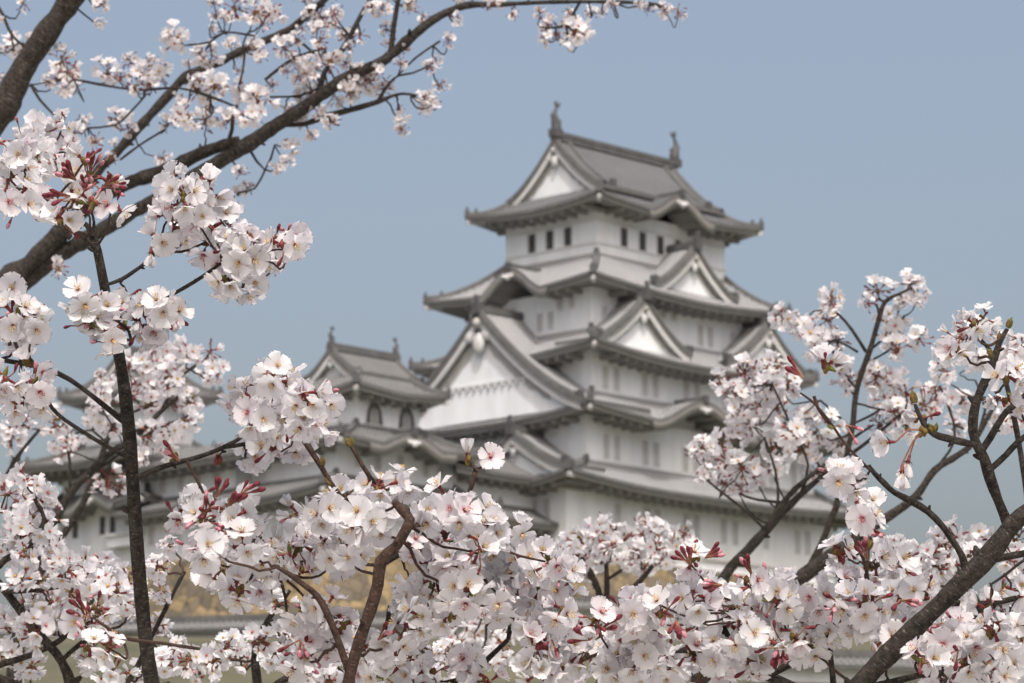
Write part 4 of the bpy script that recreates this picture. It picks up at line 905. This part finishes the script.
T.path([(380,565,9),(402,553,7),(418,548,7),(440,544,6),(465,548,6),(500,560,6),(530,570,5),(555,570,4)], D + .02); T.path([(440,544,5),(455,520,5),(466,500,5),(472,484,6),(475,472,6)], D - .06, bark=M_twig)
T.path([(385,640,7),(388,620,6),(390,605,5)], D); T.path([(508,640,5),(512,618,6),(511,602,5),(518,592,4)], D); T.path([(342,730,10),(400,690,9),(460,680,7),(508,640,5)], D)
T.path([(278,568,5),(262,560,5),(250,548,4),(236,530,4),(226,512,3)], D - .05, bark=M_twig)
for (x, y, dv) in ((277,406,(-.3,0,1)),(350,443,(0,0,1)),(317,463,(.05,-.1,1)),(358,470,(-.6,-.2,.8)),(322,489,(-.7,-.2,.7))): tip(T, x, y, D - .09, dv)
for a in ((216,497,4,(.4,-.2,.5)),(206,512,5,(-.2,-.4,-.1)),(226,507,5,(.5,-.3,.4)),(300,640,6,(0,-.2,-.5)),(545,628,5,(-.5,-.2,-.3)),(378,640,4,(.2,-.3,.3)),(222,530,5,(.1,-.6,-.2)),(216,552,5,(-.3,-.5,-.6)),(240,495,4,(.6,0,.4)),(300,690,6,(0,-.2,-.5))): pair(T, a[0], a[1], D - .13, *a[2:])
C = T.cluster
for (x, y, r, n, bd, hf) in ((196,500,17,3,.4,.2),(182,518,15,4,.3,.1),(206,520,20,3,1.0,.2),(222,508,18,3,1.0,.3),(236,502,15,2,.8,.3),(204,545,20,4,.5,.2),(226,538,21,4,.8,.1),(246,524,22,6,.05,.05),(262,536,21,6,.05,.05),(244,550,23,6,.05,.05),(220,566,22,5,.25,.1),(245,574,23,6,.05,.05),(268,562,21,6,.1,.05),(284,552,16,3,.4,.1),(236,588,15,3,.1,.05),(270,580,15,3,.1,.1),
    (298,514,17,4,.25,.3),(312,506,15,3,.3,.5),(326,508,20,5,.05,.05),(344,500,21,6,.05,.05),(362,496,20,6,.05,.05),(382,488,21,6,.05,.05),(398,482,18,5,.05,.05),(316,528,21,6,.05,.05),(336,526,23,7,.05,.05),(358,520,22,6,.05,.05),(378,512,21,6,.05,.05),(320,552,21,6,.05,.05),(342,550,23,7,.05,.05),(358,542,20,5,.05,.05),(380,528,16,4,.05,.05),(302,548,18,4,.4,.1),(334,566,16,3,.15,.05),(300,572,15,2,.7,.3),
    (444,500,20,5,.05,.1),(458,512,21,6,.05,.1),(478,516,19,5,.05,.1),(428,520,20,6,.05,.05),(446,532,23,6,.05,.05),(468,534,22,6,.15,.05),(490,530,20,5,.05,.1),(416,546,18,5,.05,.05),(434,556,24,7,.05,.05),(456,560,24,7,.05,.05),(478,552,24,7,.05,.05),(500,546,22,6,.05,.05),(520,538,18,5,.05,.1),(440,584,24,7,.05,.05),(464,588,23,7,.03,.05),(486,578,24,7,.03,.05),(508,568,23,7,.05,.05),(528,556,20,5,.1,.1),(544,562,20,5,.1,.1),(560,574,19,5,.15,.1),(540,582,22,6,.05,.05),(518,586,22,6,.05,.05),(562,592,17,4,.1,.1),(498,598,18,5,.05,.05),(416,584,20,5,.05,.05),(412,606,18,5,.05,.05),(424,612,20,5,.05,.1),(454,612,17,4,.05,.2),
    (304,616,20,4,.7,.1),(322,606,19,4,.6,.1),(338,620,19,5,.3,.1),(310,642,20,4,.6,.1),(330,640,19,5,.3,.1),(296,660,18,4,.4,.1),(372,656,22,6,.05,.05),(392,644,21,6,.08,.05),(364,676,22,6,.05,.05),(388,672,23,6,.05,.05),(408,660,20,5,.1,.1),(412,682,21,6,.1,.1),(432,676,18,4,.4,.1),(448,688,18,5,.1,.1),(404,628,18,5,.05,.1),(468,666,18,5,.05,.1),(484,680,18,5,.1,.1)):
    C(x, y, r, D - .06, n, bd, hf, jit=.06)
T.cluster(469, 459, 9, D - .07, 1, 0, 1, dirb=Vector((-.5,0,2.2)), leaf=0); T.cluster(488, 459, 10, D - .07, 1, 0, 0, dirb=Vector((.6,-.6,1.5)), leaf=0)

# ------------------------------------------------------------------ right-hand limb in focus
T = Tree('cherry_tree', 'cherry tree in sharp focus at right, thick forked limb with blossoms massed along the bottom', (.9, 3.35, 0))
T.ws = .8; T.trunk(805, 800, D, 36, (.9, 3.35), .075)
T.path([(805,800,40),(835,725,33),(862,683,29),(888,655,27),(915,628,26.5),(940,604,25),(960,584,25),(980,565,25),(997,545,24),(1012,525,22),(1032,508,20),(1070,480,17)], D - .2, rough=.09)
T.path([(1008,524,16),(998,500,14),(990,478,14),(984,458,14),(977,445,14),(973,432,13),(974,412,11.5),(979,395,11),(988,375,11),(995,358,9.5),(1000,342,8),(1008,328,6)], D - .06, rough=.12)
T.path([(976,445,9),(962,442,9),(946,438,9),(934,434,9),(924,424,8),(918,412,6),(915,404,4)], D - .09, rough=.1); T.path([(982,450,9),(990,438,9),(998,424,8),(1006,412,8),(1016,404,7),(1040,380,5)], D - .04); T.path([(992,468,8),(1006,455,8),(1018,442,7.5),(1040,425,7)], D - .03)
T.path([(966,572,12),(962,556,9),(952,540,9),(942,526,9),(928,512,8.5),(912,502,9),(894,493,8),(884,484,8),(874,474,6),(868,466,5)], D - .1, rough=.12)
T.path([(870,470,4),(858,458,3.5),(845,444,3.5),(834,428,3.5),(822,412,3.2),(810,400,3),(800,393,2.5)], D - .12, bark=M_twig); T.path([(834,428,4),(826,420,4),(818,408,5),(814,396,5)], D - .12, bark=M_twig)
T.path([(990,560,10),(1010,556,9),(1030,552,9),(1060,540,8)], D - .04); T.path([(955,603,8),(975,604,8),(998,602,7),(1015,598,7),(1050,590,6)], D - .04); T.path([(990,585,3),(1005,575,4),(1016,566,4),(1030,556,4)], D - .12)
T.path([(862,690,14),(890,683,10),(920,675,9),(950,672,9),(968,662,8),(985,652,6)], D - .1, rough=.12)
T.path([(840,720,16),(800,690,13),(770,678,12),(790,664,11),(806,658,10),(818,655,8)], D + .04, rough=.1); T.path([(836,720,12),(834,690,8),(831,660,7),(829,640,6),(822,625,8),(805,622,9),(795,625,7)], D, rough=.1)
T.path([(800,690,12),(740,665,10),(690,650,9),(640,655,8),(590,655,7),(550,660,6)], D + .06); T.path([(740,665,8),(725,630,7),(700,610,6),(690,585,5),(696,570,4)], D); T.path([(640,655,7),(620,640,6),(602,625,4)], D)
T.path([(868,585,4),(866,566,5),(860,552,4),(855,542,3),(852,532,2.5)], D - .14, bark=M_twig); T.path([(846,612,4),(856,598,5),(864,585,5),(868,562,4),(869,548,3)], D - .14, bark=M_twig)
T.path([(768,610,4),(758,618,5),(754,612,4)], D - .1); T.path([(829,640,5),(858,600,6),(880,560,5)], D)
for (x, y, dv, s) in ((914,401,(-.2,0,1),1.3),(1010,323,(.4,0,1),1.1),(985,345,(-.5,-.2,.6),1),(995,340,(0,-.2,1),.9),(861,575,(0,-.2,1),1),(872,570,(.4,-.1,.8),.9),(823,432,(-.8,-.2,.3),.7),(938,443,(-.3,-.3,.5),1.0),(925,440,(.2,-.3,.8),.9),(735,640,(.3,-.5,.3),1),(668,600,(.2,-.5,.6),1.1),(655,612,(-.2,-.6,.2),1.1)): tip(T, x, y, D - .13, dv, s)
for a in ((803,378,3,(-.5,0,.9)),(846,425,2,(.3,-.3,-.3)),(722,585,6,(-.7,-.3,.2)),(752,575,5,(-.4,-.2,.6)),(780,645,8,(0,-.3,-.8)),(690,565,4,(-.3,-.2,.6)),(705,558,4,(.6,-.1,.3)),(590,640,6,(-.3,-.3,.3)),(600,630,5,(.4,-.4,.2)),(835,600,4,(0,-.5,-.2)),(868,560,4,(-.3,-.3,.3)),(552,640,4,(-.4,-.3,-.4)),(885,535,4,(-.4,-.2,.2)),(900,600,4,(.4,-.3,-.2)),(958,650,4,(-.2,-.4,-.2)),(676,620,5,(0,-.5,-.6))): pair(T, a[0], a[1], D - .15, *a[2:])
C = T.cluster
for (x, y, r, n, bd, hf) in ((536,628,21,6,.05,.1),(556,620,20,5,.05,.1),(575,632,22,6,.1,.1),(532,652,20,5,.2,.1),(558,652,24,7,.05,.05),(582,660,24,6,.1,.05),(540,676,22,6,.1,.1),(566,682,22,6,.1,.05),(594,618,16,2,1.3,.3),(606,634,18,3,.9,.2),(604,656,21,5,.3,.1),(624,612,23,7,.05,.05),(642,600,20,5,.05,.05),(632,634,26,7,.05,.05),(652,622,25,7,.05,.05),(622,662,23,6,.15,.05),(646,656,25,7,.05,.05),(640,682,22,6,.2,.05),(668,642,24,6,.05,.05),(664,606,18,4,.3,.1),(670,668,23,6,.05,.05),(690,582,19,4,.4,.2),(696,600,22,6,.05,.05),(690,562,16,2,1.0,.3),(712,596,22,6,.05,.05),(692,626,26,7,.05,.05),(716,622,25,7,.05,.05),(692,654,24,7,.05,.05),(716,650,24,6,.05,.05),(700,678,22,6,.1,.05),(724,676,20,5,.1,.1),(736,604,24,7,.05,.05),(742,628,23,6,.05,.05),(748,584,17,3,.6,.2),(758,604,22,6,.05,.05),(764,626,23,6,.05,.05),(744,650,20,5,.15,.1),(766,590,20,5,.1,.1),(780,600,23,7,.05,.05),(776,620,22,6,.05,.05),(776,646,19,3,.9,.1),(792,588,20,5,.05,.05),(800,606,23,6,.05,.05),(762,660,16,3,.5,.1),(812,650,20,5,.1,.05),(790,630,16,3,.4,.1),(816,594,21,6,.05,.05),(824,612,20,5,.2,.1),(838,582,20,5,.05,.1),(836,630,20,5,.15,.1),(848,602,21,5,.25,.1),(846,618,20,5,.15,.1),(864,588,20,4,.3,.1),(870,606,22,6,.1,.05),(858,636,22,6,.05,.05),(880,622,22,6,.1,.05),(886,600,22,6,.1,.05),(898,582,20,5,.1,.05),(906,602,21,6,.1,.05),(886,640,20,5,.15,.05),(904,626,19,5,.1,.05),(876,566,18,4,.2,.1),(896,560,19,5,.1,.1),(922,588,19,5,.15,.1),
    (846,556,14,3,.35,.4),(838,548,10,2,.1,.6),(848,464,15,3,.1,.2),(840,476,14,3,.1,.3),(856,482,16,4,.05,.2),(852,500,14,3,.05,.2),(866,514,14,2,.1,.1),(872,504,12,2,.1,.1),
    (954,345,15,2,.05,.1),(962,352,16,3,.05,.1),(1008,378,18,4,.05,.1),(1016,394,17,4,.05,.1),(1000,398,16,3,.05,.1),(1020,372,15,3,.05,.1),(970,325,12,2,.2,.1),(925,418,9,1,.3,.4),
    (958,632,19,5,.3,.1),(944,648,19,4,.4,.1),(976,640,21,5,.2,.1),(992,628,21,6,.1,.1),(1010,612,20,5,.1,.1),(1016,636,22,6,.05,.05),(998,652,21,5,.2,.1),(1014,664,22,6,.1,.05),(980,664,20,5,.3,.1),(960,662,18,4,.4,.1),(990,682,20,5,.2,.1),(926,660,17,3,.5,.1),(940,684,18,5,.1,.1),(1004,590,16,3,.5,.1),(985,606,15,3,.6,.1),(1020,590,14,3,.3,.1),(918,645,15,3,.3,.1)):
    C(x, y, r, D - .06, n, bd, hf, jit=.06)
T.cluster(822, 371, 13, D - .12, 3, .3, .2, dirb=Vector((.4,0,1.6)), twig=False)
def hang(T, a, p, d, kind='cup', face=(0, -.5, -.8)):     # a single flower drooping on its own long stalk
    A, Pt = at(*a, d), at(*p, d); f = Vector(face).normalized(); b = MB(); base = Pt - f * .0088
    m = (A + base) / 2 + Vector((0, 0, .006)); b.tube([Vector((0,0,0)), (m - A), base - A], [.0011, .0007, .0008], 6, 4)
    for k in range(3): b.ball(rv(.0012), .0022, 7, (1, 1, 1.4), 6, 4)
    co = b.build('blossom_cluster', CL_MATS, T.root); co.location = A - T.base
    o = link('flower', rnd.choice(FINE_ME[kind]), co); o.matrix_local = Matrix.Translation(Pt - A) @ frame(f, 1) @ Matrix.Scale(.95, 4)
hang(T, (924,432), (902,472), D - .13, 'half', (-.1, -.25, -1)); hang(T, (922,430), (888,442), D - .13, 'cup', (-.9, -.5, -.1)); hang(T, (922,432), (908,462), D - .12, 'half', (-.3, -.3, -1))
# a softer spray between the limb and the sky
D2 = 4.2
T = Tree('cherry_tree', 'white blurred cherry spray behind the thick forked limb at right', (1.25, 4.3, 0))
T.trunk(1010, 800, D2, 16, (1.25, 4.3), .05)
T.path([(1010,800,16),(1005,700,10),(985,620,8),(960,575,6),(945,550,4)], D2); T.path([(1005,700,9),(1030,640,8),(1035,560,7),(1010,400,5),(990,350,4),(970,330,3)], D2); T.path([(985,620,5),(920,600,5),(890,570,4)], D2)
for (x, y, r) in ((930,552,15),(944,542,17),(958,538,17),(972,540,16),(936,566,16),(952,560,18),(968,558,16),(984,552,14),(946,578,15),(930,580,13),(1000,545,14),(1016,540,14),(1010,558,15),(1020,580,15),(895,545,14),(905,558,15),(890,570,15),(910,578,14),(980,322,15),(968,330,16),(990,330,12),(958,338,14),(945,352,13),(1018,345,15),(1022,360,14),(1000,362,13),(1016,415,14),(925,610,15),(1000,600,15),(970,610,15),(930,630,15),(1020,620,15)):
    T.far_cluster(x, y, r, D2, SOFT_BIG if rnd.random() > .2 else SOFT, jit=.08, r0=.027)
for o in bpy.data.objects:
    if 'org' in o: del o['org']
